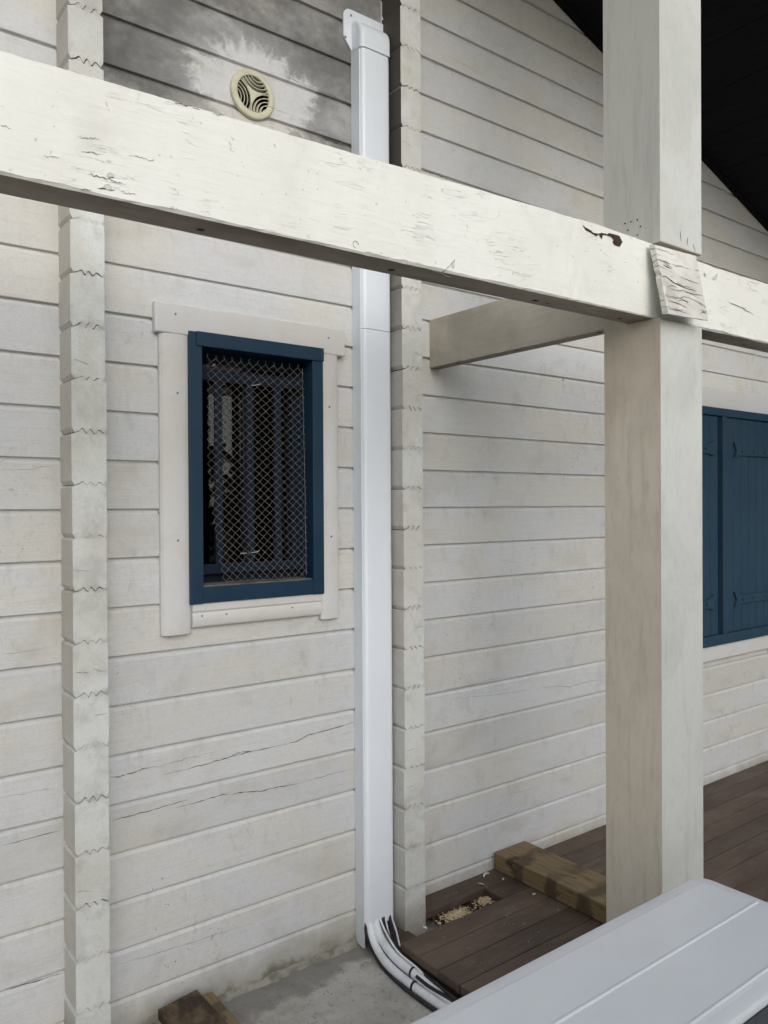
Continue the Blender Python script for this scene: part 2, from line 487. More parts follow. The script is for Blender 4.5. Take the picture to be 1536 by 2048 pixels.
def M_soffit():
    t = NT('dark stained soffit boards', 0.8, 0.15)
    g = t.noise(1.0, 5, 0.6, sc=(60, 4, 10))
    c = t.mix(t.step(g, 0.4, 0.7), (0.006, 0.005, 0.007), (0.010, 0.008, 0.010))
    t.bump(g, 0.3, 0.001)
    return t.done(c)

def M_glass():
    m = bpy.data.materials.new('window pane glass')
    m.use_nodes = True
    n, l = m.node_tree.nodes, m.node_tree.links
    n.clear()
    out = n.new('ShaderNodeOutputMaterial')
    mx = n.new('ShaderNodeMixShader')
    tr = n.new('ShaderNodeBsdfTransparent'); tr.inputs[0].default_value = (0.75, 0.8, 0.78, 1)
    gl = n.new('ShaderNodeBsdfGlossy'); gl.inputs['Roughness'].default_value = 0.01
    gl.inputs[0].default_value = (1, 1, 1, 1)
    fr = n.new('ShaderNodeFresnel'); fr.inputs[0].default_value = 1.5
    l.new(fr.outputs[0], mx.inputs[0]); l.new(tr.outputs[0], mx.inputs[1]); l.new(gl.outputs[0], mx.inputs[2])
    l.new(mx.outputs[0], out.inputs[0])
    return m

WALL, ENDS, BEAM, POST, TIE, CASE = M_wall(), M_ends(), M_beam(), M_post(), M_tie(), M_casing()
BLUE, SHUT, PVC, ACM, DECK, CONC = M_blue(), M_shutter(), M_pvc(), M_ac(), M_deck(), M_concrete()
NAVY = M_simple('navy painted metal', (0.004, 0.012, 0.027), (0.005, 0.015, 0.032), 20, 0.6, 0.2)
BOARD, SOFF, GLASS = M_board(), M_soffit(), M_glass()
TIMB = M_timber('stained treated timber', 0.35)
TIMB2 = M_timber('soaked treated timber', 0.2, 4.4)
OFFC = M_simple('muddy brown offcut', (0.050, 0.036, 0.026), (0.14, 0.105, 0.065), 12, 0.8, 0.2, sc=(1.5, 1, 1), bump=0.5, bd=0.003)
CRACK = M_simple('open split in wood', (0.045, 0.038, 0.03), (0.09, 0.078, 0.062), 60, 0.9, 0.1)
FADE = M_simple('shallow hairline split', (0.20, 0.185, 0.165), (0.30, 0.285, 0.26), 60, 0.9, 0.1)
RUST = M_simple('rotten red brown wood', (0.040, 0.024, 0.019), (0.070, 0.044, 0.034), 30, 0.85, 0.2, bump=0.6, bd=0.004)
DARK = M_simple('unlit interior', (0.020, 0.020, 0.022), (0.012, 0.012, 0.014), 3, 0.9, 0.1)
CURT = M_simple('faded brown curtain', (0.10, 0.075, 0.05), (0.06, 0.045, 0.03), 1.0, 0.9, 0.1, sc=(60, 60, 2))
SCREW = M_simple('dull screw head', (0.30, 0.29, 0.27), (0.16, 0.15, 0.14), 300, 0.45, 0.5)
BSCREW = M_simple('painted over screw', (0.010, 0.022, 0.045), (0.016, 0.03, 0.05), 300, 0.5, 0.4)
CREAM = M_simple('yellowed cream plastic', (0.60, 0.59, 0.44), (0.52, 0.51, 0.38), 30, 0.5, 0.4, bump=0.1)
WIRE = M_simple('dull galvanised wire', (0.17, 0.157, 0.138), (0.11, 0.098, 0.082), 60, 0.45, 0.5)
TIEM = M_simple('pale twist of wire', (0.6, 0.6, 0.58), (0.45, 0.45, 0.43), 60, 0.4, 0.5)
PIPE = M_simple('white pipe insulation', (0.80, 0.83, 0.86), (0.68, 0.70, 0.73), 25, 0.5, 0.4, bump=0.3, bd=0.001)
CABLE = M_simple('black rubber cable', (0.014, 0.012, 0.018), (0.022, 0.018, 0.024), 40, 0.45, 0.4)
ACDK = M_simple('dark grey grille plastic', (0.055, 0.062, 0.072), (0.075, 0.083, 0.094), 20, 0.45, 0.4)
SAW = M_simple('fresh wood shavings', (0.74, 0.62, 0.42), (0.58, 0.46, 0.29), 60, 0.8, 0.2)
PALE = M_simple('white splinter', (0.72, 0.70, 0.64), (0.6, 0.56, 0.48), 60, 0.7, 0.2)
LEAF = M_simple('hedge leaves', (0.035, 0.05, 0.02), (0.06, 0.08, 0.03), 2, 0.6, 0.3)
EARTH = M_simple('yard ground', (0.10, 0.105, 0.06), (0.15, 0.13, 0.10), 1.5, 0.95, 0.1, bump=0.4, bd=0.01)
TILE = M_simple('dark roof tiles', (0.07, 0.05, 0.045), (0.11, 0.08, 0.07), 6, 0.8, 0.2)
MORT = M_simple('crumbly mortar', (0.34, 0.33, 0.29), (0.20, 0.19, 0.155), 22, 0.9, 0.1, bump=0.8, bd=0.006)

# ------------------------------------------------------------------ mesh helper
def wloc(p):
    v = Vector((0, 0, 0))
    while p is not None:
        v += p.location
        p = p.parent
    return v

class MB:
    def __init__(s):
        s.v, s.f, s.mi, s.sm = [], [], [], []

    def add(s, vs, fs, mi=0, smooth=False):
        b = len(s.v)
        s.v += [tuple(q) for q in vs]
        for f in fs:
            s.f.append([b + i for i in f]); s.mi.append(mi); s.sm.append(smooth)

    def box(s, x0, x1, y0, y1, z0, z1, mi=0):
        s.add([(x0, y0, z0), (x1, y0, z0), (x1, y1, z0), (x0, y1, z0), (x0, y0, z1), (x1, y0, z1), (x1, y1, z1), (x0, y1, z1)],
              [(0, 3, 2, 1), (4, 5, 6, 7), (0, 1, 5, 4), (1, 2, 6, 5), (2, 3, 7, 6), (3, 0, 4, 7)], mi)

    def prism(s, pts, axis, a, b, mi=0, smooth=False):
        """pts in the plane across `axis`: x -> (y,z), y -> (x,z), z -> (x,y)"""
        def P(u, v, t):
            return {'x': (t, u, v), 'y': (u, t, v), 'z': (u, v, t)}[axis]
        n = len(pts)
        vs = [P(u, v, a) for u, v in pts] + [P(u, v, b) for u, v in pts]
        s.add(vs, [[(i), (i + 1) % n, n + (i + 1) % n, n + i] for i in range(n)], mi, smooth)
        s.add(vs, [list(range(n))[::-1], [n + i for i in range(n)]], mi)

    def tube(s, path, r, seg=8, mi=0, cap=True, radii=None):
        path = [Vector(p) for p in path]
        n = len(path)
        rings = []
        up = Vector((0, 0, 1))
        prev = None
        for i, p in enumerate(path):
            d = (path[min(i + 1, n - 1)] - path[max(i - 1, 0)]).normalized()
            if prev is None:
                a = d.cross(up)
                if a.length < 1e-3:
                    a = d.cross(Vector((1, 0, 0)))
            else:
                a = prev - d * prev.dot(d)
            a.normalize(); prev = a
            b = d.cross(a)
            rr = radii[i] if radii else r
            rings.append([p + (a * math.cos(2 * math.pi * k / seg) + b * math.sin(2 * math.pi * k / seg)) * rr for k in range(seg)])
        vs = [q for rg in rings for q in rg]
        fs = [(i * seg + k, i * seg + (k + 1) % seg, (i + 1) * seg + (k + 1) % seg, (i + 1) * seg + k) for i in range(n - 1) for k in range(seg)]
        s.add(vs, fs, mi, True)
        if cap:
            s.add(vs, [list(range(seg))[::-1], [(n - 1) * seg + k for k in range(seg)]], mi)

    def disc_y(s, c, r, depth, seg=12, mi=0):
        """short cylinder facing -y"""
        pts = [(c[0] + r * math.cos(2 * math.pi * k / seg), c[2] + r * math.sin(2 * math.pi * k / seg)) for k in range(seg)]
        s.prism(pts, 'y', c[1] - depth, c[1], mi)

    def build(s, name, mats, parent=None, bevel=0.0, seg=2, fix=True):
        me = bpy.data.meshes.new(name)
        off = wloc(parent)
        me.from_pydata([(v[0] - off.x, v[1] - off.y, v[2] - off.z) for v in s.v], [], s.f)
        for m in (mats if isinstance(mats, (list, tuple)) else [mats]):
            me.materials.append(m)
        for p, mi, sm in zip(me.polygons, s.mi, s.sm):
            p.material_index = mi
            p.use_smooth = sm
        if fix:
            bm = bmesh.new(); bm.from_mesh(me)
            bmesh.ops.recalc_face_normals(bm, faces=bm.faces)
            bm.to_mesh(me); bm.free()
        me.update()
        o = bpy.data.objects.new(name, me)
        COL.objects.link(o)
        o.parent = parent
        if bevel:
            md = o.modifiers.new('edge', 'BEVEL')
            md.width = bevel; md.segments = seg; md.limit_method = 'ANGLE'; md.angle_limit = math.radians(40)
        return o

def thing(name, label, cat, loc, group=None, kind=None):
    o = bpy.data.objects.new(name, None)
    COL.objects.link(o)
    o.location = loc
    o.empty_display_size = 0.1
    if kind:
        o['kind'] = kind
    else:
        o['label'] = label; o['category'] = cat
    if group:
        o['group'] = group
    return o

def tag(o, label, cat, group=None):
    o['label'] = label; o['category'] = cat
    if group:
        o['group'] = group
    return o

def split(mb, pts, w0, mi, plane, rnd, sub=5, jit=0.0016):
    """a tapering open split along a polyline of (x,z) on the face plane(x,z)->y"""
    P = []
    for (a, b) in zip(pts[:-1], pts[1:]):
        for i in range(sub):
            t = i / sub
            P.append((a[0] + (b[0] - a[0]) * t, a[1] + (b[1] - a[1]) * t))
    P.append(pts[-1])
    n = len(P)
    vs = []
    for i, (x, z) in enumerate(P):
        e = min(i, n - 1 - i) / max(1, n * 0.25)
        wd = w0 * min(1.0, 0.15 + e) * rnd.uniform(0.35, 1.25)
        z += rnd.uniform(-jit, jit)
        y = plane(x, z)
        vs += [(x, y, z + wd), (x, y, z - wd)]
    mb.add(vs, [(2 * i, 2 * i + 1, 2 * i + 3, 2 * i + 2) for i in range(n - 1)], mi)

# ------------------------------------------------------------------ ground
g = MB()
g.add([(-60, -60, -0.03), (80, -60, -0.03), (80, 60, -0.03), (-60, 60, -0.03)], [(0, 1, 2, 3)])
o = g.build('ground', EARTH); o['kind'] = 'structure'
g = MB()
g.box(-4, 9, -1.4, 2.30, -0.12, 0.0)
o = g.build('concrete_slab', CONC); o['kind'] = 'structure'
# mortar fillet where the wall meets the slab
g = MB()
rn = random.Random(3)
xs = [0.70 + i * 0.02 for i in range(44)]
vs = []
for x in xs:
    hgt = 0.008 + 0.008 * abs(math.sin(x * 21)) + rn.random() * 0.005
    dep = 0.012 + 0.008 * abs(math.sin(x * 13 + 1)) + rn.random() * 0.005
    vs += [(x, D + 0.01, hgt), (x, D - dep * 0.45, hgt * 0.8 + rn.random() * 0.004), (x, D - dep, 0.0005)]
fs = []
for i in range(len(xs) - 1):
    for k in range(2):
        fs.append((3 * i + k, 3 * i + k + 1, 3 * i + 4 + k, 3 * i + 3 + k))
g.add(vs, fs, 0, True)
o = g.build('mortar_strip', MORT); o['kind'] = 'structure'

# ------------------------------------------------------------------ house
house = thing('house', 'white painted timber log house wall with interlocking log ends and dark roof', 'house', (1.2, D, 0))
rake = lambda x: 3.633 - 0.334 * (x - 2.617)
LOGY = {}
rl = random.Random(11)
for k in range(-1, 40):
    LOGY[k] = rl.uniform(0, 0.0012)

def face_y(x, z):
    return D + LOGY[int(math.floor((z - Z0) / PITCH))] - 0.0005

wall = MB()
for k in range(-1, 36):
    zb, zt = Z0 + PITCH * k, Z0 + PITCH * (k + 1)
    yf = D + LOGY[k]
    prof = [(yf + 0.09, zb), (yf + 0.0105, zb), (yf + 0.0100, zb + 0.0026), (yf + 0.0012, zb + 0.0030), (yf, zb + 0.0044),
            (yf, zt - 0.0135), (yf + 0.0010, zt - 0.0118), (yf + 0.0062, zt - 0.0046), (yf + 0.0096, zt - 0.0038), (yf + 0.0105, zt), (yf + 0.09, zt)]
    xe = min(7.6, 2.617 + (3.633 - zb) / 0.334)
    xs0 = max(-1.6, -1.6 + max(0.0, (zb - 5.04)) / 0.334)
    segs = [(xs0, xe)]
    if 1.2 < (zb + zt) / 2 < 2.07:
        segs = [(xs0, 0.975), (1.405, xe)]
    for a, b in segs:
        if b - a > 0.05:
            wall.prism(prof, 'x', a, b, 0)
# splits in the logs, surveyed on the wall face
rs = random.Random(5)
def px6(l):
    return [(p.x, p.z) for p in (at(200 + a / 2.954, 1250 + b / 2.954, D) for a, b in l)]
def pxr(l):
    return [(p.x, p.z) for p in (at(840 + a / 3.84, 1240 + b / 3.84, D) for a, b in l)]
def pxo(l):
    return [(p.x, p.z) for p in (at(a, b, D) for a, b in l)]
for pts, wd, mi in (
        (px6([(55, 902), (105, 897), (180, 876), (250, 853), (340, 836)]), 0.0013, 1),
        (px6([(340, 836), (430, 811), (520, 787), (700, 745)]), 0.0008, 2),
        (px6([(380, 886), (520, 851), (660, 812), (780, 776), (860, 756), (960, 736), (1100, 701)]), 0.0012, 1),
        (px6([(1085, 706), (1160, 691), (1230, 651), (1330, 626), (1420, 601), (1500, 573)]), 0.0014, 1),
        (px6([(780, 768), (850, 748), (905, 740)]), 0.0010, 1),
        (px6([(1420, 650), (1505, 630)]), 0.0007, 2),
        (px6([(60, 1154), (150, 1136), (260, 1106), (400, 1066), (520, 1031)]), 0.0010, 1),
        (px6([(450, 1080), (600, 1041), (720, 1001), (760, 998)]), 0.0011, 1),
        (px6([(770, 1003), (830, 990), (950, 982), (1060, 956), (1200, 931)]), 0.0013, 1),
        (px6([(1200, 931), (1330, 891), (1420, 866), (1505, 843)]), 0.0008, 2),
        (pxr([(210, 610), (400, 592), (560, 576), (780, 546), (900, 526)]), 0.0006, 2),
        (pxr([(900, 526), (1060, 505), (1150, 515), (1200, 495), (1320, 465), (1410, 458)]), 0.0010, 2),
        (pxr([(600, 1360), (760, 1318), (900, 1290)]), 0.0006, 2),
        (pxr([(100, 560), (420, 490), (700, 425)]), 0.0006, 2),
        (pxr([(600, -470), (690, -450), (760, -430)]), 0.0006, 2),
        (pxo([(0, 1984), (60, 1966), (127, 1945)]), 0.0013, 1),
        (pxo([(0, 1692), (60, 1676), (122, 1661)]), 0.0008, 1),
        (pxo([(0, 1597), (70, 1582), (118, 1575)]), 0.0007, 2),
        (pxo([(222, 1932), (300, 1911), (400, 1880), (480, 1853)]), 0.0006, 2),
        (pxo([(0, 940), (60, 938), (112, 930)]), 0.0005, 2),
        (pxo([(0, 1310), (60, 1302), (115, 1290)]), 0.0004, 2),
        (pxo([(905, 118), (940, 136), (985, 160)]), 0.0006, 2),
        (pxo([(315, 1022), (320, 1034), (322, 1042)]), 0.0022, 1),
        (pxo([(924, 800), (927, 808)]), 0.0012, 1),
        (pxo([(1124, 759), (1129, 761)]), 0.0025, 1),
        (pxo([(635, 272), (680, 288), (700, 292)]), 0.0018, 1),
        (pxo([(560, 150), (600, 165), (695, 205)]), 0.0008, 1)):
    split(wall, pts, wd, mi, face_y, rs)
# nail holes and specks
for (a, b, r) in ((324.5, 1757, 2.2), (305, 1778, 1.6), (332, 1809, 1.6), (337, 1810, 1.6), (312, 1859, 1.8), (351, 1923, 1.9), (331, 1932, 1.6), (336, 1935, 1.6), (377, 1898, 1.6),
                  (300, 1889, 1.0), (301, 1946, 1.2), (375, 1830, 1.0), (428, 1906, 1.0), (440, 1911, 1.0), (639, 1372, 1.2), (263, 1413, 1.2), (245, 1422, 1.2),
                  (978, 1328, 1.1), (1196, 428, 1.8), (1033, 394, 1.7), (684, 676, 1.0)):
    p = at(a, b, D)
    wall.disc_y((p.x, face_y(p.x, p.z) + 0.0003, p.z), r * 0.0009, 0.0006, 7, 1)
wall.build('wall', [WALL, CRACK, FADE], house)

# interlocking log ends (each column is the stacked ends of a cross wall)
def log_ends(x0, x1, seed):
    r = random.Random(seed)
    m = MB()
    yF = D - 0.104
    zig = [(0.0, -0.004), (0.16, 0.001), (0.24, 0.0075), (0.31, 0.0065), (0.37, -0.003), (0.43, -0.0055), (0.48, 0.004), (0.54, 0.0075),
           (0.60, 0.002), (0.66, -0.006), (0.72, -0.0035), (0.80, 0.006), (0.87, 0.005), (1.0, -0.004)]
    off = PITCH / 2
    zamp = [r.uniform(0.65, 1.2) for _ in range(40)]
    c = 0.0085
    for k in range(-1, 27):
        zb, zt = Z0 + off + PITCH * k, Z0 + off + PITCH * (k + 1)
        if k == -1:
            zb = -0.012
        gap = r.choice([0.0008, 0.0014, 0.0020, 0.0028])
        a0, a1 = x0 + r.uniform(-0.0015, 0.0015), x1 + r.uniform(-0.0015, 0.0015)
        yk = yF + r.uniform(-0.002, 0.002)
        wd = a1 - a0 - 0.014
        za = zamp[k + 1]; zn = zamp[k + 2]
        fl = [(a0 + 0.007 + wd * u, v * za) for u, v in zig]
        ft = [(a0 + 0.007 + wd * u, v * zn) for u, v in zig]
        pts = []
        pts += [(u, zb + v + r.uniform(-0.0006, 0.0006)) for u, v in fl]
        pts += [(a1, zb + c), (a1, zt - c)]
        pts += [(u, zt + v - gap + r.uniform(-0.0006, 0.0006)) for u, v in ft[::-1]]
        pts += [(a0, zt - c), (a0, zb + c)]
        m.prism(pts, 'y', yk, D + 0.03, 0)
    # dark core behind the open joints
    m.box(x0 + 0.012, x1 - 0.012, yF + 0.012, D + 0.02, 0.0, Z0 + off + PITCH * 26.9, 1)
    # drying splits across some of the ends
    pl = lambda x, z: yF - 0.0026
    for _ in range(9):
        k = r.randint(0, 18)
        zc = Z0 + off + PITCH * (k + r.uniform(0.25, 0.75))
        s0 = r.random()
        if s0 < 0.5:
            q = [(x0 + 0.004, zc), (x0 + 0.02, zc - 0.002), (x0 + 0.045, zc + r.uniform(-0.012, 0.004))]
        else:
            q = [(x1 - 0.004, zc), (x1 - 0.02, zc + r.uniform(0, 0.004)), (x1 - 0.04, zc + r.uniform(-0.004, 0.012))]
        split(m, q, 0.0007, 2, pl, r, jit=0.0006)
    return m
log_ends(0.602, 0.691, 21).build('log_ends', [ENDS, CRACK, FADE], house, 0.0010, 2)
log_ends(1.698, 1.788, 22).build('log_ends', [ENDS, CRACK, FADE], house, 0.0010, 2)

# roof: dark boarded underside, tiles on top
YE = 0.98                          # edge of the overhang
TH = 0.17
sx = 1.0 / math.sqrt(1 + 0.334 ** 2)
soff = MB()
nb = 40
XR = 7.9
for i in range(nb):
    xa, xb = -1.6 + (XR + 1.6) * i / nb + 0.0015, -1.6 + (XR + 1.6) * (i + 1) / nb - 0.0015
    soff.prism([(xa, rake(xa)), (xb, rake(xb)), (xb, rake(xb) + 0.02), (xa, rake(xa) + 0.02)], 'y', YE, D + 0.3, 0)
    xa, xb = -1.6 - (XR + 1.6) * i / nb - 0.0015, -1.6 - (XR + 1.6) * (i + 1) / nb + 0.0015
    r0 = rake(-1.6)
    za, zb2 = r0 + 0.334 * (xa + 1.6), r0 + 0.334 * (xb + 1.6)
    soff.prism([(xa, za), (xb, zb2), (xb, zb2 + 0.02), (xa, za + 0.02)], 'y', YE, D + 0.3, 0)
roof = MB()
r0 = rake(-1.6)
roof.prism([(-1.6, r0 + 0.022), (XR, rake(XR) + 0.022), (XR, rake(XR) + TH), (-1.6, r0 + TH + 0.02), (-11.1, rake(XR) + TH), (-11.1, rake(XR) + 0.022)], 'y', YE - 0.03, D + 6.0, 0)
ro = roof.build('roof', TILE, house)
soff.build('soffit', SOFF, ro)
fb = MB()
fb.prism([(-1.6, r0 - 0.03), (XR, rake(XR) - 0.03), (XR, rake(XR) + TH - 0.01), (-1.6, r0 + TH)], 'y', YE - 0.062, YE - 0.031, 0)
fb.build('bargeboard', SOFF, ro, 0.003)
# fillet under the roof against the gable boards
fb = MB()
fb.prism([(1.8, rake(1.8) - 0.012), (7.5, rake(7.5) - 0.012), (7.5, rake(7.5)), (1.8, rake(1.8))], 'y', D - 0.03, D - 0.002, 0)
fb.build('soffit_trim', SOFF, ro)

# --- small window
FY = 2.1925
wx0, wx1, wz0, wz1 = 0.959, 1.4255, 1.2160, 2.0210
fw = 0.041
fr = MB()
fr.box(wx0, wx0 + fw, FY, D + 0.09, wz0, wz1)
fr.box(wx1 - fw, wx1, FY, D + 0.09, wz0, wz1)
fr.box(wx0 + fw, wx1 - fw, FY + 0.002, D + 0.09, wz1 - fw, wz1 - 0.001)
fr.box(wx0 + fw, wx1 - fw, FY + 0.001, D + 0.09, wz0 + 0.001, wz0 + 0.049)
frame = fr.build('window', BLUE, house, 0.0018)
frame['label'] = 'small deep window in a petrol blue box frame'
# thin strip nailed on the head of the frame
m = MB(); m.box(wx0 + 0.022, wx1 + 0.0005, FY - 0.005, FY + 0.001, wz1 - fw - 0.001, wz1 + 0.0008)
m.build('head_strip', BLUE, frame, 0.0015)
m = MB(); m.box(0.859, 1.518, D - 0.022, D + 0.004, 2.0075, 2.096)
m.build('head_casing', CASE, frame, 0.004)
m = MB()
arc = [(0.875 + 0.092 * i / 12, D - 0.010 - 0.014 * math.sin(math.pi * i / 12) ** 0.55) for i in range(13)]
m.prism(arc + [(0.967, D + 0.004), (0.875, D + 0.004)], 'z', 1.131, 2.007, 0)
m.build('side_casing', CASE, frame, 0.0012)
m = MB()
arc = [(1.4195 + 0.072 * i / 12, D - 0.014 - 0.009 * math.sin(math.pi * i / 12) ** 0.5) for i in range(13)]
m.prism(arc + [(1.4915, D + 0.004), (1.4195, D + 0.004)], 'z', 1.131, 2.007, 0)
m.build('side_casing', CASE, frame, 0.0012)
m = MB()
arc = [(D - 0.010 - 0.012 * math.sin(math.pi * min(1, 0.12 + i / 9)) ** 0.5 if i < 8 else D - 0.021, 1.147 + 0.072 * i / 12) for i in range(13)]
m.prism([(D + 0.004, 1.147)] + arc + [(D + 0.004, 1.219)], 'x', 0.968, 1.4185, 0)
m.build('bottom_casing', CASE, frame, 0.0015)
# sill inside the frame, grey with dust
m = MB(); m.box(wx0 + fw + 0.001, wx1 - fw - 0.001, FY + 0.012, D + 0.085, wz0 + 0.049, wz0 + 0.0525)
m.build('sill', M_simple('dusty sill', (0.20, 0.185, 0.155), (0.07, 0.085, 0.10), 16, 0.9, 0.1, bump=0.5, bd=0.003), frame)
# burglar bars
m = MB()
for xc in (1.079, 1.188, 1.288):
    m.box(xc - 0.0125, xc + 0.0125, 2.250, 2.260, 1.318, 1.908)
m.box(wx0 + fw, wx1 - fw, 2.246, 2.264, 1.890, 1.924)
m.box(wx0 + fw, wx1 - fw, 2.246, 2.264, 1.298, 1.328)
m.build('window_bars', NAVY, frame, 0.0015)
# casement behind
m = MB()
m.box(0.96, 1.012, 2.285, 2.325, 1.22, 2.02)
m.box(1.36, 1.41, 2.285, 2.325, 1.22, 2.02)
m.box(1.012, 1.36, 2.286, 2.325, 1.95, 2.02)
m.box(1.012, 1.36, 2.286, 2.325, 1.22, 1.30)
m.box(1.187, 1.206, 2.286, 2.325, 1.30, 1.95)
m.build('sash', NAVY, frame, 0.003)
m = MB(); m.box(1.005, 1.187, 2.302, 2.306, 1.295, 1.955)
m.build('glass', GLASS, frame)
# the right-hand pane stands ajar, its outer edge swung into the room
m = MB()
sw = math.radians(14)
q0, q1 = (1.207, 2.31), (1.207 + 0.17 * math.cos(sw), 2.31 + 0.17 * math.sin(sw))
m.prism([q0, q1, (q1[0], q1[1] + 0.004), (q0[0], q0[1] + 0.004)], 'z', 1.295, 1.955)
m.build('glass', GLASS, frame)
m = MB()
X0, X1, Y0, Y1, A, B = 0.4, 2.2, 2.33, 3.6, 0.6, 2.6
m.add([(X0, Y0, A), (X1, Y0, A), (X1, Y1, A), (X0, Y1, A), (X0, Y0, B), (X1, Y0, B), (X1, Y1, B), (X0, Y1, B)],
      [(0, 1, 2, 3), (4, 7, 6, 5), (1, 5, 6, 2), (2, 6, 7, 3), (3, 7, 4, 0)])
m.build('room_interior', DARK, frame, fix=False)
m = MB()
cp = [(1.47 + 0.012 * i, 2.40 + 0.014 * math.sin(i * 1.25)) for i in range(19)]
m.prism(cp + [(a, b + 0.003) for a, b in cp[::-1]], 'z', 1.1, 2.1, 0)
m.build('curtain', CURT, frame)
# screws of the casing and of the frame
def screw(parent, px_, py_, Y, mat, r=0.0036):
    p = at(px_, py_, Y)
    m = MB()
    m.disc_y((p.x, Y + 0.001, p.z), r, 0.0018, 12, 0)
    m.box(p.x - r * 0.75, p.x + r * 0.75, Y - 0.00095, Y - 0.0007, p.z - 0.0005, p.z + 0.0005, 1)
    m.build('screw', [mat, CRACK], parent)
for (a, b) in ((351, 628), (657, 676)):
    screw(frame, a, b, D - 0.022, SCREW)
for (a, b) in ((355, 786), (356, 1081), (659, 814), (663, 1073)):
    screw(frame, a, b, D - 0.0235, SCREW)
for (a, b) in ((404, 1232), (453, 1228), (585, 1215)):
    screw(frame, a, b, D - 0.0212, SCREW, 0.0028)
for (a, b) in ((412, 678), (620, 705)):
    screw(frame, a, b, FY - 0.005, BSCREW)

# --- shuttered window
SX0, SX1, SZ0, SZ1 = 3.34, 4.40, 0.782, 1.999
m = MB()
bar = 0.040
sf0, sf1 = D - 0.034, D + 0.004
m.box(SX0, SX1, sf0, sf1, SZ1 - bar, SZ1)
m.box(SX0, SX1, sf0, sf1, SZ0, SZ0 + bar + 0.012)
m.box(SX0, SX0 + 0.05, sf0 + 0.001, sf1, SZ0 + bar + 0.012, SZ1 - bar)
m.box(SX1 - 0.012, SX1, sf0 + 0.001, sf1, SZ0 + bar + 0.012, SZ1 - bar)
swin = m.build('shuttered_window', SHUT, house, 0.002)
swin['label'] = 'window closed by dark blue boarded shutters'
zs0, zs1 = SZ0 + bar + 0.0135, SZ1 - bar - 0.0015
def leaf(xa, xb, stile):
    m = MB()
    n = 6
    x = xa
    if stile:
        m.box(xa, xa + 0.045, sf0 - 0.004, sf0 + 0.024, zs0, zs1)
        x = xa + 0.048
    wv = (xb - x) / n
    for i in range(n):
        m.box(x + wv * i + 0.0014, x + wv * (i + 1) - 0.0014, sf0 + 0.012, sf0 + 0.030, zs0, zs1)
    m.box(xa + 0.002, xb - 0.002, sf0 + 0.030, sf0 + 0.034, zs0 + 0.002, zs1 - 0.002, 0)
    return m.build('shutter', SHUT, swin, 0.0022)
right_leaf = leaf(3.862, 4.386, True)
left_leaf = leaf(3.392, 3.842, False)
def strap(parent, xp, x0_, x1_, z, flip=1):
    m = MB()
    y0_, y1_ = sf0 + 0.0015, sf0 + 0.0118
    h = 0.022
    pts = [(x1_, z - h), (x1_, z + h), (x0_ + flip * 0.03, z + h), (x0_ - flip * 0.035, z + h + 0.022), (x0_ - flip * 0.012, z + 0.002), (x0_ - flip * 0.030, z - h - 0.012), (x0_ + flip * 0.03, z - h)]
    if flip < 0:
        pts = pts[::-1]
    m.prism(pts, 'y', y0_, y1_)
    for t in (0.12, 0.45, 0.78):
        xc = x0_ + (x1_ - x0_) * t
        m.disc_y((xc, y0_, z), 0.0075, 0.004, 10)
    m.build('strap_hinge', SHUT, parent, 0.001)
    m = MB()
    m.tube([(xp, sf0 - 0.012, z - 0.045), (xp, sf0 - 0.012, z + 0.05)], 0.010, 10)
    m.box(xp - 0.012, xp + 0.02, sf0 - 0.012, sf0 + 0.004, z - 0.045, z - 0.012)
    m.build('hinge_pin', CABLE, parent)
for zz in (1.785, 1.000):
    strap(right_leaf, 4.392, 4.02, 4.380, zz)
    strap(left_leaf, 3.386, 3.76, 3.400, zz, -1)
m = MB(); m.box(SX0 - 0.09, SX1 + 0.10, D - 0.022, D + 0.004, SZ1 + 0.001, SZ1 + 0.105); m.build('head_casing', CASE, swin, 0.004)
m = MB(); m.box(SX0 + 0.001, SX1 - 0.018, D - 0.021, D + 0.004, SZ0 - 0.078, SZ0 - 0.001); m.build('bottom_casing', CASE, swin, 0.004)
m = MB(); m.box(SX1 - 0.016, SX1 + 0.08, D - 0.022, D + 0.004, SZ0 - 0.092, SZ0 - 0.001)
m.box(SX1 + 0.001, SX1 + 0.08, D - 0.022, D + 0.004, SZ0 - 0.001, SZ1); m.build('side_casing', CASE, swin, 0.003)
m = MB(); m.box(SX0 - 0.08, SX0 - 0.001, D - 0.022, D + 0.004, SZ0 - 0.09, SZ1); m.build('side_casing', CASE, swin, 0.003)

# ------------------------------------------------------------------ wire mesh panel in the window
wm = MB()
rw = random.Random(9)
cw, ch = 0.0282, 0.0246
xl, xr = 1.026, 1.371
zt_, zb_ = 1.953, 1.2720
nc = 12
rows = int((zt_ - zb_) / (ch / 2))
def mesh_pt(i, j, side):
    """node on column i, half row j; the left edge is pulled in towards the bottom"""
    z = zt_ - j * ch / 2
    t = (zt_ - z) / (zt_ - zb_)
    pull = 0.048 * max(0.0, (t - 0.45) / 0.55) ** 1.4
    u = (i + (0.5 if side else 0.0)) / nc
    x = xl + (xr - xl) * u
    x += pull * (1 - u)
    y = 2.216 + 0.012 * math.sin(3.1 * u + 2.0 * t) * 0.6 - 0.006 * t + (0.0016 if side else -0.0016)
    return Vector((x + rw.uniform(-0.0011, 0.0011), y, z + rw.uniform(-0.0009, 0.0009) - 0.006 * u * t))
nodes = {}
for i in range(nc):
    for j in range(rows + 1):
        nodes[(i, j)] = mesh_pt(i, j, (j % 2) == 1)
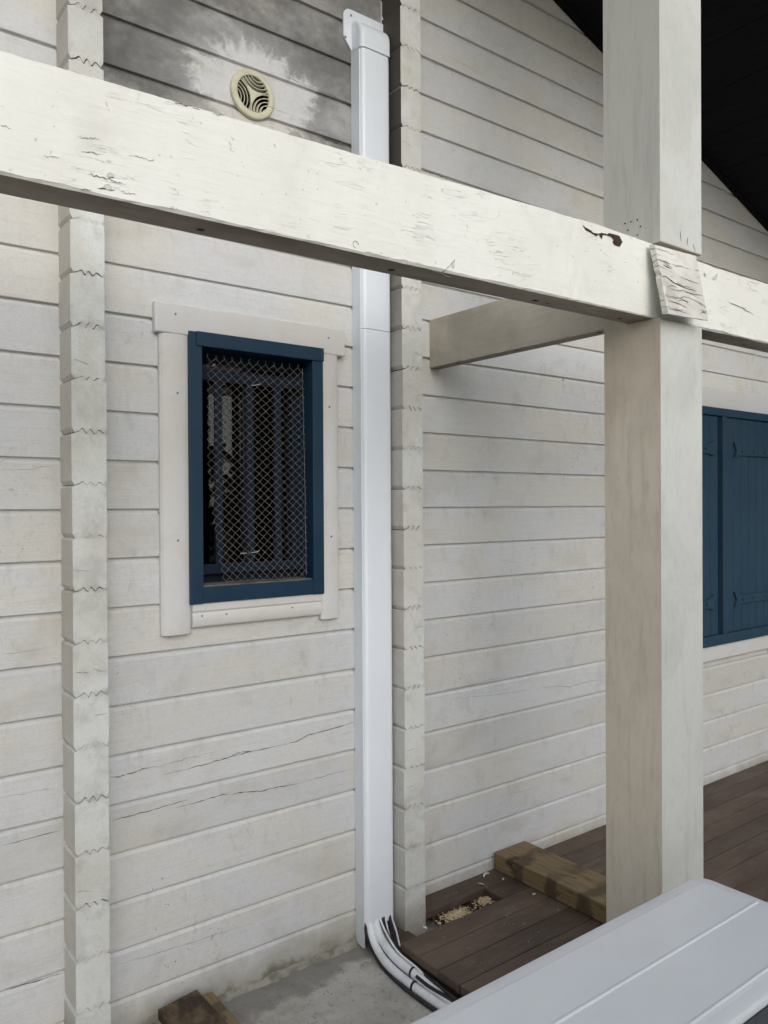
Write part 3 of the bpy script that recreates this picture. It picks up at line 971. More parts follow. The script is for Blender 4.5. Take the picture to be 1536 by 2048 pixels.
for i in range(nc):
    wm.tube([nodes[(i, j)] for j in range(rows + 1)], 0.00105, 4)
    p = nodes[(i, 0)]
    wm.tube([p, p + Vector((0.003 * rw.uniform(-1, 1), 0, 0.008)), p + Vector((0.005 * rw.uniform(-1, 1), -0.002, 0.010 + rw.random() * 0.004))], 0.001, 4)
    if i > 0:
        for j in range(0, rows, 2):        # the link to the neighbour on the left
            a = nodes[(i, j)]; b = nodes[(i - 1, j + 1)]; c2 = nodes[(i, min(rows, j + 2))]
            wm.tube([a, b, c2], 0.00105, 4, cap=False)
for j in range(1, rows, 2):
    a = nodes[(nc - 1, j)]
    wm.tube([a, a + Vector((0.010, -0.001, -0.006 + rw.uniform(-0.003, 0.003)))], 0.001, 4)
wire = wm.build('wire_mesh', WIRE)
wm2 = MB()
wm2.tube([mesh_pt(nc - 0.4, j, False) for j in range(0, rows + 1, 2)], 0.0011, 5)
wm2.build('edge_wire', WIRE, wire)
for pts in ([(503, 771), (510, 770.5), (521, 768)], [(481, 1107), (494, 1106)], [(503, 1105), (512, 1104), (519, 1101)], [(425, 732), (430, 728)]):
    q = MB(); q.tube([at(a, b, 2.206) for a, b in pts], 0.0011, 5)
    q.build('wire_twist', TIEM, wire)
tag(wire, 'bent chain link wire panel standing inside the blue window frame', 'wire mesh')

# ------------------------------------------------------------------ round vent
VC = Vector((1.185, D - 0.001, 2.788))
vent = thing('vent_grille', 'round yellowed plastic vent grille with curved louvres on mildewed wall', 'vent', VC)
RO, RI = 0.0755, 0.0560
m = MB()
N = 48
ringp = [(RO, 0.0), (RO, 0.007), (RO - 0.0012, 0.0105), (RO - 0.004, 0.0118), (RI + 0.0012, 0.0125), (RI, 0.0118), (RI, 0.0)]
vs = []
for k in range(N):
    a = 2 * math.pi * k / N
    for r_, h in ringp:
        vs.append((VC.x + r_ * math.cos(a), VC.y - h, VC.z + r_ * math.sin(a)))
L = len(ringp)
fs = [(k * L + i, k * L + i + 1, ((k + 1) % N) * L + i + 1, ((k + 1) % N) * L + i) for k in range(N) for i in range(L - 1)]
m.add(vs, fs, 0, True)
m.build('rim', CREAM, vent)
m = MB()
m.disc_y((VC.x, VC.y - 0.0008, VC.z), RI + 0.001, 0.0004, 40, 0)  # black disc on the solid wall paints the darkness of a hole
m.build('hole_dark_disc', M_simple('painted hole dark', (0.004, 0.004, 0.004), (0.007, 0.006, 0.006), 20, 0.9, 0.05), vent)
lv = MB()
for ang in (197, 77, 317):             # three fans of nested arcs
    ca = math.radians(ang)
    cx_, cz_ = 0.072 * math.cos(ca), 0.072 * math.sin(ca)
    for ri in (0.016, 0.027, 0.038, 0.049, 0.060):
        run = []
        for q in range(-80, 81, 4):
            t = ca + math.pi + math.radians(q)
            px_, pz_ = cx_ + ri * math.cos(t), cz_ + ri * math.sin(t)
            # own sector only
            me_ = px_ * math.cos(ca) + pz_ * math.sin(ca)
            oth = max(px_ * math.cos(math.radians(o_)) + pz_ * math.sin(math.radians(o_)) for o_ in (197, 77, 317) if o_ != ang)
            if math.hypot(px_, pz_) < RI + 0.001 and me_ >= oth - 0.003:
                run.append((px_, pz_, t))
        if len(run) > 1:
            vs, fs = [], []
            for (a, b, t) in run:
                tx, tz = math.cos(t), math.sin(t)
                for (o_, h) in ((-0.0010, 0.0100), (0.0010, 0.0100), (0.0032, 0.0016), (0.0012, 0.0016)):
                    vs.append((VC.x + a + tx * o_, VC.y - h, VC.z + b + tz * o_))
            for i in range(len(run) - 1):
                for k in range(4):
                    fs.append((4 * i + k, 4 * i + (k + 1) % 4, 4 * i + 4 + (k + 1) % 4, 4 * i + 4 + k))
            lv.add(vs, fs, 0, False)
# central three-armed hub
hub = []
for i, ang in enumerate((257, 17, 137)):
    a = math.radians(ang)
    hub.append((0.030 * math.cos(a - 0.10), 0.030 * math.sin(a - 0.10)))
    hub.append((0.030 * math.cos(a + 0.10), 0.030 * math.sin(a + 0.10)))
    b = math.radians(ang + 60)
    hub.append((0.0105 * math.cos(b), 0.0105 * math.sin(b)))
lv.prism([(VC.x + a, VC.z + b) for a, b in hub], 'y', VC.y - 0.0104, VC.y - 0.004)
lv.build('louvres', CREAM, vent)

# ------------------------------------------------------------------ trunking for the refrigerant lines
TX0, TX1, TY = 1.566, 1.687, 2.160
trunk = thing('cable_trunking', 'smooth white plastic trunking running up the wall beside the log ends', 'trunking', (1.626, D, 0))
def cover_profile(x0, x1, yf, r=0.016, grow=0.0):
    x0 -= grow; x1 += grow; yf -= grow
    p = [(x0, D)]
    for i in range(7):
        a = math.pi + math.pi / 2 * i / 6
        p.append((x0 + r + r * math.cos(a), yf + r + r * math.sin(a)))
    for i in range(7):
        a = 1.5 * math.pi + math.pi / 2 * i / 6
        p.append((x1 - r + r * math.cos(a), yf + r + r * math.sin(a)))
    p.append((x1, D))
    return p
def shell(z0, z1, grow=0.0, ymin=None):
    m = MB()
    p = cover_profile(TX0, TX1, TY, grow=grow)
    m.prism(p, 'z', z0, z1, 0, True)
    return m
m = shell(2.1035, 3.06); o = m.build('upper_cover', PVC, trunk)
# lower cover is an open channel so the pipes can leave it at the foot
m = MB()
p = cover_profile(TX0, TX1, TY)
q = cover_profile(TX0 + 0.0022, TX1 - 0.0022, TY + 0.0022, 0.014)
zb1 = 0.076
n = len(p)
vs = [(a, b, zb1) for a, b in p] + [(a, b, 2.102) for a, b in p] + [(a, b, zb1) for a, b in q]
fs = [(i, i + 1, n + i + 1, n + i) for i in range(n - 1)] + [(i, i + 1, 2 * n + i + 1, 2 * n + i) for i in range(n - 1)]
m.add(vs, fs, 0, True)
vs = [(a, b, zb1) for a, b in q] + [(a, b, 0.6) for a, b in q]
m.add(vs, [(i, i + 1, n + i + 1, n + i) for i in range(n - 1)], 0, True)
m.build('lower_cover', PVC, trunk, fix=False)
# back channel showing as a narrow lip on the flank and running down to the slab
m = MB()
m.box(TX0 - 0.0025, TX0 + 0.002, TY + 0.012, D, 0.004, 3.05)
m.box(TX1 - 0.002, TX1 + 0.0025, TY + 0.012, D, 0.05, 3.05)
m.build('base_channel', PVC, trunk, 0.001)
# elbow cap with its wall flange
m = MB()
gz0, gz1 = 3.047, 3.150
prof = cover_profile(TX0, TX1, TY, grow=0.0035)
rows_ = []
rr = 0.055
for i in range(9):
    a = math.pi / 2 * i / 8
    # the front face rolls back to the wall in a quarter round
    rows_.append((gz1 - rr + rr * math.sin(a), rr * (1 - math.cos(a))))
rows_ = [(gz0, 0.0)] + rows_
vs = []
yf0 = TY - 0.0035
for (z_, back) in rows_:
    k_ = (D - (yf0 + back)) / (D - yf0)
    for (a, b) in prof:
        vs.append((a, D - (D - b) * max(k_, 0.02), z_))
n = len(prof)
fs = [(r_ * n + i, r_ * n + i + 1, (r_ + 1) * n + i + 1, (r_ + 1) * n + i) for r_ in range(len(rows_) - 1) for i in range(n - 1)]
fs.append([(len(rows_) - 1) * n + i for i in range(n)])
m.add(vs, fs, 0, True)
m.build('elbow_cap', PVC, trunk)
m = MB()
fx0, fx1 = TX0 - 0.036, TX1 + 0.030
fl = [(TX0 - 0.002, 3.052), (fx0, 3.095), (fx0, 3.165)]
for i in range(1, 7):
    a = math.pi - math.pi / 2 * i / 6
    fl.append((fx0 + 0.028 + 0.028 * math.cos(a), 3.165 + 0.028 * math.sin(a)))
for i in range(0, 7):
    a = math.pi / 2 - math.pi / 2 * i / 6
    fl.append((fx1 - 0.028 + 0.028 * math.cos(a), 3.165 + 0.028 * math.sin(a)))
fl += [(fx1, 3.095), (TX1 + 0.002, 3.052)]
m.prism(fl, 'y', D - 0.007, D - 0.0015)
flange = m.build('flange', PVC, trunk, 0.0015)
for (a, b) in ((691, 74), (702, 31)):
    p = at(a, b, D - 0.007)
    q = MB(); q.disc_y((p.x, D - 0.0065, p.z), 0.0042, 0.0016, 12)
    q.build('screw', SCREW, flange)

# ------------------------------------------------------------------ refrigerant lines
def spline(pts, n=8):
    P = [Vector(p) for p in pts]
    P = [P[0] * 2 - P[1]] + P + [P[-1] * 2 - P[-2]]
    out = []
    for i in range(1, len(P) - 2):
        for k in range(n):
            t = k / n
            a, b, c, d = P[i - 1], P[i], P[i + 1], P[i + 2]
            out.append(0.5 * ((2 * b) + (c - a) * t + (2 * a - 5 * b + 4 * c - d) * t * t + (3 * b - a - 3 * c + d) * t ** 3))
    out.append(P[-2])
    return out
lines = thing('refrigerant_lines', 'bundle of white insulated pipes and black cables bending from trunking onto slab', 'pipe bundle', (1.57, 1.95, 0))
def run(name, pts, r, mat, seg=12):
    m = MB(); m.tube(spline(pts), r, seg); return m.build(name, mat, lines)
run('insulated_pipe', [(1.590, 2.183, 0.55), (1.589, 2.182, 0.17), (1.586, 2.172, 0.088), (1.573, 2.125, 0.036), (1.557, 2.03, 0.016), (1.550, 1.92, 0.0145), (1.552, 1.82, 0.0145), (1.562, 1.70, 0.0145), (1.59, 1.40, 0.0145), (1.60, 1.06, 0.12)], 0.0138, PIPE)
run('insulated_pipe', [(1.616, 2.187, 0.55), (1.615, 2.185, 0.17), (1.611, 2.174, 0.092), (1.599, 2.125, 0.050), (1.582, 2.03, 0.035), (1.577, 1.93, 0.031), (1.579, 1.85, 0.025), (1.590, 1.70, 0.020), (1.63, 1.40, 0.02), (1.65, 1.06, 0.12)], 0.0145, PIPE)
run('insulated_pipe', [(1.655, 2.190, 0.55), (1.654, 2.188, 0.17), (1.647, 2.176, 0.088), (1.622, 2.115, 0.038), (1.594, 2.03, 0.015), (1.588, 1.93, 0.0125), (1.590, 1.83, 0.0125), (1.594, 1.70, 0.0125), (1.60, 1.50, 0.0125)], 0.0120, PIPE)
run('cable', [(1.634, 2.174, 0.5), (1.633, 2.173, 0.17), (1.629, 2.164, 0.092), (1.615, 2.11, 0.062), (1.597, 2.02, 0.050), (1.594, 1.93, 0.042), (1.592, 1.83, 0.036), (1.596, 1.70, 0.03), (1.60, 1.5, 0.02)], 0.0055, CABLE, 8)
run('cable', [(1.644, 2.173, 0.5), (1.643, 2.172, 0.17), (1.638, 2.163, 0.090), (1.619, 2.11, 0.056), (1.598, 2.02, 0.038), (1.5945, 1.93, 0.030), (1.586, 1.83, 0.042), (1.584, 1.72, 0.038), (1.59, 1.5, 0.034)], 0.0055, CABLE, 8)
run('cable', [(1.627, 2.170, 0.5), (1.626, 2.169, 0.17), (1.622, 2.158, 0.096), (1.607, 2.10, 0.068), (1.590, 2.02, 0.052), (1.588, 1.93, 0.046), (1.594, 1.83, 0.028), (1.597, 1.70, 0.026)], 0.0035, PIPE, 8)
run('cable', [(1.673, 2.176, 0.5), (1.672, 2.175, 0.17), (1.666, 2.164, 0.088), (1.645, 2.11, 0.052), (1.612, 2.05, 0.036), (1.598, 1.98, 0.022)], 0.0055, CABLE, 8)
run('cable', [(1.681, 2.175, 0.5), (1.680, 2.174, 0.17), (1.674, 2.163, 0.090), (1.654, 2.11, 0.058), (1.625, 2.055, 0.042)], 0.0032, PIPE, 8)
run('cable', [(1.577, 2.19, 0.40), (1.573, 2.18, 0.12), (1.562, 2.14, 0.040), (1.545, 2.04, 0.0065), (1.532, 1.92, 0.0065), (1.533, 1.78, 0.0065), (1.545, 1.5, 0.0065)], 0.0065, CABLE, 8)
run('cable', [(1.568, 1.90, 0.036), (1.570, 1.84, 0.032), (1.580, 1.74, 0.032), (1.59, 1.6, 0.03)], 0.006, CABLE, 8)
def tie_ring(c, r, wd, tilt=0.0):
    m = MB()
    vs, fs = [], []
    N_ = 20
    for k in range(N_):
        a = 2 * math.pi * k / N_
        for dy, dr in ((-wd, 0.0), (wd, 0.0), (wd, 0.0016), (-wd, 0.0016)):
            vs.append((c[0] + (r + dr) * math.cos(a), c[1] + dy + tilt * math.cos(a), c[2] + (r + dr) * math.sin(a)))
    for k in range(N_):
        for i in range(4):
            fs.append((4 * k + i, 4 * k + (i + 1) % 4, 4 * ((k + 1) % N_) + (i + 1) % 4, 4 * ((k + 1) % N_) + i))
    m.add(vs, fs, 0, True)
    m.build('cable_tie', CABLE, lines)
tie_ring((1.5505, 1.893, 0.0145), 0.0142, 0.004, 0.004)
tie_ring((1.577, 1.930, 0.031), 0.0150, 0.0035, 0.003)

# ------------------------------------------------------------------ deck
deck = thing('deck', '', '', (1.6, 1.45, 0), kind='structure')
bw = 0.096
rd = random.Random(17)
for i in range(8):
    y1 = D - bw * i
    gap = (0.003, 0.003, 0.0022, 0.0045, 0.003, 0.0035, 0.003, 0.003)[i]
    y0 = y1 - bw + gap
    xa = 1.604 + rd.uniform(-0.002, 0.002)
    if i == 0:
        xa, y1 = 1.792, D - 0.002
    if i == 1:
        xa = 2.085
    if i == 2:
        y1 -= 0.001
    zz = 0.072 + rd.uniform(-0.001, 0.001)
    m = MB()
    m.box(xa, 6.2, y0, y1, zz - 0.028, zz)
    m.build('deck_board', DECK, deck, 0.002)
for xa in (1.635, 1.862, 2.025, 2.6, 3.1, 3.6, 4.1, 4.6, 5.1):
    m = MB(); m.box(xa, xa + (0.09 if 1.8 < xa < 2.2 else 0.075), 1.47, D - 0.012, 0.001, 0.0425)
    m.build('joist', DECK, deck, 0.003)

# shavings spilled in the gap
def shavings(cx, cy, cz, rx, ry, n, seed):
    r = random.Random(seed)
    m = MB()
    for _ in range(n):
        a, q = r.random() * 6.283, min(1.35, abs(r.gauss(0, 0.55)))
        x, y = cx + rx * q * math.cos(a), cy + ry * q * math.sin(a)
        z = cz + 0.013 * max(0, 1 - q * q) * r.random() + 0.0015
        ln, rad = r.uniform(0.004, 0.013), r.uniform(0.002, 0.005)
        th, ph = r.random() * 6.283, r.uniform(-0.6, 0.6)
        wd = r.uniform(0.0008, 0.0020)
        pts = []
        for k in range(5):
            t = k / 4
            u = (t - 0.5) * ln
            pts.append(Vector((x + u * math.cos(th) - rad * math.sin(3.0 * t) * math.sin(th), y + u * math.sin(th) + rad * math.sin(3.0 * t) * math.cos(th), z + rad * math.sin(3 * t) * 0.6 + u * ph)))
        vs = []
        for p in pts:
            vs += [p + Vector((0, 0, wd)), p - Vector((math.sin(th) * wd, -math.cos(th) * wd, 0))]
        m.add(vs, [(2 * i, 2 * i + 1, 2 * i + 3, 2 * i + 2) for i in range(4)], 0)
    o = m.build('wood_shavings', SAW, fix=False)
    o['kind'] = 'stuff'
    return o
shavings(1.902, 2.078, 0.044, 0.075, 0.040, 800, 31)
shavings(2.052, 2.088, 0.044, 0.042, 0.032, 340, 32)
def crumbs(n, seed):
    r = random.Random(seed)
    m = MB()
    for _ in range(n):
        x, y = 1.66 + abs(r.gauss(0, 0.28)), r.uniform(1.75, 2.19)
        if 2.028 < y < 2.125 and x < 2.085:
            continue
        if 2.22 < x < 2.41:
            continue
        s_ = r.uniform(0.0012, 0.0032)
        a = r.random() * 6.28
        m.add([(x + s_ * math.cos(a), y + s_ * math.sin(a), 0.0735), (x - s_ * 0.6 * math.sin(a), y + s_ * 0.6 * math.cos(a), 0.0745), (x - s_ * math.cos(a), y - s_ * math.sin(a), 0.0735), (x + s_ * 0.6 * math.sin(a), y - s_ * 0.6 * math.cos(a), 0.0750)], [(0, 1, 2, 3)])
    o = m.build('sawdust', SAW, fix=False)
    o['kind'] = 'stuff'
crumbs(70, 5)
rg = random.Random(19)
m = MB()
for _ in range(170):
    x, y = rg.uniform(1.0, 1.75), 2.20 - abs(rg.gauss(0, 0.16))
    s_ = rg.uniform(0.001, 0.0035)
    if 0.86 < x < 1.03:
        continue
    vs = [(x + s_ * rg.uniform(0.6, 1.2) * math.cos(k * 1.257), y + s_ * rg.uniform(0.6, 1.2) * math.sin(k * 1.257), 0.0004) for k in range(5)] + [(x, y, s_ * rg.uniform(0.6, 1.1))]
    m.add(vs, [(k, (k + 1) % 5, 5) for k in range(5)])
o = m.build('grit', MORT)
o['kind'] = 'stuff'
rc = random.Random(41)
def chip(x, y, z, L_, wd, ang, curl, label):
    m = MB()
    vs = []
    for k in range(7):
        t = k / 6 - 0.5
        u = t * L_
        c_ = curl * (0.25 - t * t) * 4
        tw = wd * (1 - (2 * t) ** 2 * 0.6)
        X = x + u * math.cos(ang) - c_ * 0.5 * math.sin(ang); Y = y + u * math.sin(ang) + c_ * 0.5 * math.cos(ang); Z = z + abs(c_) * 0.5 + 0.0008
        for s_ in (-1, 1):
            for h_ in (0, 0.0009):
                vs.append((X - s_ * tw * math.sin(ang), Y + s_ * tw * math.cos(ang), Z + h_ + (0.002 if s_ > 0 else 0)))
    fs = []
    for i in range(6):
        b = 4 * i
        fs += [(b, b + 2, b + 6, b + 4), (b + 1, b + 5, b + 7, b + 3), (b, b + 4, b + 5, b + 1), (b + 2, b + 3, b + 7, b + 6)]
    fs += [(0, 1, 3, 2), (24, 26, 27, 25)]
    m.add(vs, fs)
    tag(m.build('wood_chip', PALE), label, 'wood chip', 'wood chips lying on the deck')
p = atz(973, 1751, 0.074); chip(p.x, p.y, 0.073, 0.042, 0.004, 0.25, 0.010, 'long curled white wood chip on the deck board nearest the wall')
p = atz(962, 1769, 0.074); chip(p.x, p.y, 0.073, 0.026, 0.005, 2.2, 0.010, 'twisted pale wood chip at the edge of the deck gap')
p = atz(1007, 1759, 0.074); chip(p.x, p.y, 0.073, 0.014, 0.003, 0.5, 0.003, 'small pinkish wood chip beside the timber block on deck')
p = atz(1068, 1789, 0.074); chip(p.x, p.y, 0.073, 0.014, 0.0025, -0.3, 0.002, 'tiny pale wood chip along the foot of the timber block')
p = atz(851, 1848, 0.074); chip(p.x, p.y, 0.060, 0.020, 0.006, 1.3, 0.006, 'pinkish wood chip at the foot of the log ends')
p = atz(1117, 1820, 0.074); chip(p.x, p.y, 0.073, 0.008, 0.002, 0.9, 0.001, 'speck of wood chip on the deck near the post')

# ------------------------------------------------------------------ timber blocks
m = MB()
ang = math.radians(0.0)
m.box(2.226, 2.402, 1.52, 2.215, 0.0735, 0.1395)
tag(m.build('timber_block', TIMB, None, 0.003), 'thick stained timber block lying across the deck against the wall', 'timber', 'offcuts of treated timber')
m = MB()
m.box(0.872, 1.016, 1.62, 2.192, 0.001, 0.058)
tag(m.build('timber_block', TIMB2, None, 0.004), 'greenish yellow timber on the slab at the wall foot', 'timber', 'offcuts of treated timber')
m = MB()
# brown decking offcut lying on the timber, slightly skewed
cs = []
for (x, y) in ((0.838, 2.165), (0.838, 1.70), (0.972, 1.70), (0.965, 2.185)):
    cs.append((x, y))
m.prism(cs, 'z', 0.0595, 0.0845)
tag(m.build('decking_offcut', OFFC, None, 0.004), 'dark brown decking offcut lying on the greenish timber at wall foot', 'board')

# ------------------------------------------------------------------ porch frame
porch = thing('porch_frame', 'flaking white timber porch frame of square post, long beam and joist', 'porch frame', (2.0, 1.345, 0))
PX0, PX1, PY0, PY1 = 1.902, 2.105, 1.253, 1.437
m = MB()
prof = [(PY0, 0.0), (PY1, 0.0), (PY1, 3.93), (PY0, 3.93), (PY0, 2.2155), (1.362, 2.2155), (1.362, 2.011), (1.2585, 2.011), (PY0, 2.005)]
m.prism(prof, 'x', PX0, PX1)
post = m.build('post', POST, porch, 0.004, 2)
# dents and nail holes where a plate was once fixed
m = MB()
for (a, b) in ((1250, 447), (1262, 443.5), (1275, 439.5), (1256, 460.5), (1281, 453), (1275, 470), (1281, 482.5)):
    p = atx(a, b, PX0)
    m.tube([(PX0 - 0.0012, p.y, p.z), (PX0 + 0.002, p.y, p.z)], 0.0022, 8)
m.build('nail_holes', CRACK, post)
m = MB()
rp = random.Random(8)
pl = lambda x, z: PY0 - 0.0006
for (a, b, c_, d_) in ((1360, 461, 1362, 485), (1375, 475, 1374, 492), (1386, 488, 1390, 502)):
    p, q = at(a, b, PY0), at(c_, d_, PY0)
    n_ = 9
    vs = []
    for i in range(n_):
        t = i / (n_ - 1)
        x = p.x + (q.x - p.x) * t + rp.uniform(-0.0006, 0.0006); z = p.z + (q.z - p.z) * t
        wd = 0.0014 * math.sin(math.pi * (0.1 + 0.85 * t))
        vs += [(x - wd, PY0 - 0.0005, z), (x + wd, PY0 - 0.0005, z)]
    m = MB()
    m.add(vs, [(2 * i, 2 * i + 1, 2 * i + 3, 2 * i + 2) for i in range(n_ - 1)])
    m.build('paint_split', CRACK, post)

# beam: ragged arrises, front face slightly skew to the wall
def beam_front(x):
    return 1.324 - 0.0263 * x
def beam_top(x):
    ks = [(-1.5, 2.196), (0.27, 2.201), (1.0, 2.212), (1.65, 2.221), (1.95, 2.2135), (2.2, 2.202), (4.5, 2.20), (7, 2.20)]
    for (a, b), (c_, d_) in zip(ks[:-1], ks[1:]):
        if a <= x <= c_:
            return b + (d_ - b) * (x - a) / (c_ - a)
    return 2.2
rb = random.Random(77)
m = MB()
xs = [-1.4 + 0.018 * i for i in range(int(8.2 / 0.018))]
chip_b, chip_t = 0.0, 0.0
rows_ = []
for x in xs:
    yf = beam_front(x); zt = beam_top(x); zb = 2.012
    inpost = PX0 - 0.03 < x < PX1 + 0.03
    if inpost:
        zt = min(zt, 2.2145)
    chip_b = 0.6 * chip_b + 0.4 * (max(0.0, rb.gauss(0, 1)) * 0.0042)
    chip_t = 0.6 * chip_t + 0.4 * (max(0.0, rb.gauss(0, 1)) * 0.0042)
    bl = 0.0025
    w1, w2 = rb.uniform(-0.0005, 0.0005), rb.uniform(-0.0005, 0.0005)
    rows_.append([(x, yf + w1, zb + bl + chip_b), (x, yf + w2 - 0.0004, zb + 0.06), (x, yf + w1, zt - 0.06), (x, yf + w2, zt - bl - chip_t), (x, yf + bl + chip_t * 0.8, zt), (x, yf + 0.083, zt),
                  (x, yf + 0.086, zt - 0.003), (x, yf + 0.086, zb + 0.003), (x, yf + 0.083, zb), (x, yf + bl + chip_b * 0.7, zb)])
n = 10
vs = [v for r_ in rows_ for v in r_]
fs = [(i * n + k, i * n + (k + 1) % n, (i + 1) * n + (k + 1) % n, (i + 1) * n + k) for i in range(len(xs) - 1) for k in range(n)]
m.add(vs, fs, 0)
m.add(vs, [list(range(n))[::-1], [(len(xs) - 1) * n + k for k in range(n)]])
bf = lambda x, z: beam_front(x) - 0.0011
def pb(l, s=1.0, ox=0.0, oy=0.0):
    out = []
    for a, b in l:
        yy = 1.29
        for _ in range(4):
            p = at(ox + a / s, oy + b / s, yy); yy = beam_front(p.x)
        out.append((p.x, p.z))
    return out
for pts, wd, mi in (
        (pb([(530, 1040), (560, 1055), (610, 1068), (655, 1072), (690, 1092), (760, 1110)], 3), 0.0011, 1),
        (pb([(655, 1072), (685, 1062)], 3), 0.0009, 1),
        (pb([(480, 1132), (550, 1140)], 3), 0.0010, 1),
        (pb([(580, 1128), (640, 1135), (690, 1142)], 3), 0.0014, 1),
        (pb([(720, 1148), (770, 1160), (815, 1168)], 3), 0.0010, 2),
        (pb([(460, 818), (510, 832), (560, 830), (600, 838)], 3), 0.0009, 2),
        (pb([(480, 905), (540, 915), (620, 933)], 3), 0.0008, 2),
        (pb([(765, 938), (830, 940), (880, 958), (920, 962), (930, 935)], 3), 0.0008, 2),
        (pb([(0, 750), (40, 760), (65, 782)], 3), 0.0009, 2),
        (pb([(835, 540), (830, 580), (822, 620)], 3), 0.0010, 1),
        (pb([(1030, 605), (1100, 630), (1150, 640), (1200, 660)], 3), 0.0013, 1),
        (pb([(1270, 678), (1320, 690), (1345, 700)], 3), 0.0010, 1),
        (pb([(255, 938), (300, 940), (365, 950)], 3), 0.0006, 2), (pb([(314, 905), (314, 985)], 3), 0.0007, 2),
        (pb([(390, 130), (440, 150), (480, 175), (560, 200)], 3, 400, 166), 0.0008, 2),
        (pb([(845, 340), (862, 345), (880, 352), (900, 360)]), 0.0012, 1),
        (pb([(878, 545), (890, 541), (905, 525), (909, 521), (906, 535)]), 0.0016, 1),
        (pb([(860, 540), (880, 546), (905, 556)]), 0.0009, 2),
        (pb([(1124, 437), (1123, 458)]), 0.0012, 1),
        (pb([(1180, 620), (1220, 628), (1250, 634)]), 0.0012, 1),
        (pb([(1456, 604), (1475, 612), (1490, 620), (1508, 630)]), 0.0016, 1),
        (pb([(1340, 960), (1500, 1010), (1540, 1030)], 5.77, 1225, 440), 0.0007, 2),
        (pb([(1400, 655), (1440, 662), (1500, 679), (1536, 692)]), 0.0011, 2),
        (pb([(1476, 556), (1479, 568)]), 0.0018, 2)):
    split(m, pts, wd * 0.7, mi, bf, rb)
# the peeled hole in the paint by the post
rot = pb([(230, 190), (290, 240), (400, 300), (440, 345), (530, 360), (600, 345), (720, 372), (735, 345), (940, 400), (1000, 520), (950, 610), (840, 575), (815, 520), (830, 480), (790, 430), (700, 392), (620, 387), (605, 470), (545, 372), (505, 410), (435, 370), (390, 340), (300, 295)], 9.6, 1140, 430)
m.add([(x, beam_front(x) - 0.0014, z) for x, z in rot], [list(range(len(rot)))], 3)
# lifted flakes of paint
def flake(px_, py_, w_, h_, lift, ang):
    (x, z), = pb([(px_, py_)])
    c_, s_ = math.cos(ang), math.sin(ang)
    vs = []
    for u, v, l in ((0, 0, 0.0005), (0.5, -0.25, 0.0008), (1, 0.1, 0.0005), (0.85, 0.75, 0.6), (0.45, 1.0, 1.0), (0.1, 0.6, 0.7)):
        a, b = u * w_, v * h_
        vs.append((x + a * c_ - b * s_, beam_front(x) - 0.0012 - (lift * l if l > 0.01 else 0), z + a * s_ + b * c_))
    m.add(vs, [(0, 1, 2, 3, 4, 5)], 0)
for a in ((1424, 556, 0.020, 0.014, 0.009, -0.2), (1412, 549, 0.012, 0.010, 0.005, 2.6), (205, 374, 0.016, 0.007, 0.004, -0.2), (903, 535, 0.010, 0.012, 0.006, 0.3),
          (212, 352, 0.014, 0.006, 0.003, 0.1), (1480, 612, 0.014, 0.006, 0.003, 3.0)):
    flake(*a)
# knot ring
kc = pb([(711, 489)])[0]
m.add([(kc[0] + r_ * math.cos(k * math.pi / 8), beam_front(kc[0]) - 0.0012, kc[1] + r_ * math.sin(k * math.pi / 8)) for k in range(16) for r_ in (0.0062, 0.0072)],
      [(2 * k, 2 * k + 1, (2 * k + 3) % 32, (2 * k + 2) % 32) for k in range(12)], 2)
# knots on the underside
for xk, s_ in ((0.62, 1.0), (1.055, 1.1), (1.50, 1.2), (1.545, 0.6), (1.83, 1.0), (2.45, 0.8)):
    yk = beam_front(xk) + 0.055
    m.add([(xk + 0.008 * s_ * math.cos(k * 0.785), yk + 0.007 * s_ * math.sin(k * 0.785), 2.0113) for k in range(8)], [list(range(8))], 1)
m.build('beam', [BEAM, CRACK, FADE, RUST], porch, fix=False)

# joist from the wall to the post
m = MB()
xs = [D - 0.0 - 0.02 * i for i in range(40)]
rows_ = []
rt = random.Random(15)
for y in xs:
    if y < PY1 + 0.004:
        break
    c_ = max(0, rt.gauss(0, 1)) * 0.0014
    rows_.append([(1.911, y, 2.0125 + c_), (1.911, y, 2.187), (1.963, y, 2.187), (1.963, y, 2.0125), (1.914 + c_, y, 2.0105)])
rows_.append([(a, PY1 + 0.001, c_) for a, b, c_ in rows_[-1]])
n = 5
vs = [v for r_ in rows_ for v in r_]
m.add(vs, [(i * n + k, i * n + (k + 1) % n, (i + 1) * n + (k + 1) % n, (i + 1) * n + k) for i in range(len(rows_) - 1) for k in range(n)])
m.add(vs, [list(range(n)), [(len(rows_) - 1) * n + k for k in range(n)]])
for yk in (2.08, 1.80, 1.47):
    m.add([(1.916 + 0.014 * (0.5 + 0.5 * math.cos(k * 0.785)), yk + 0.008 * math.sin(k * 0.785), 2.0098) for k in range(8)], [list(range(8))], 1)
m.build('joist', [TIE, CRACK], porch)

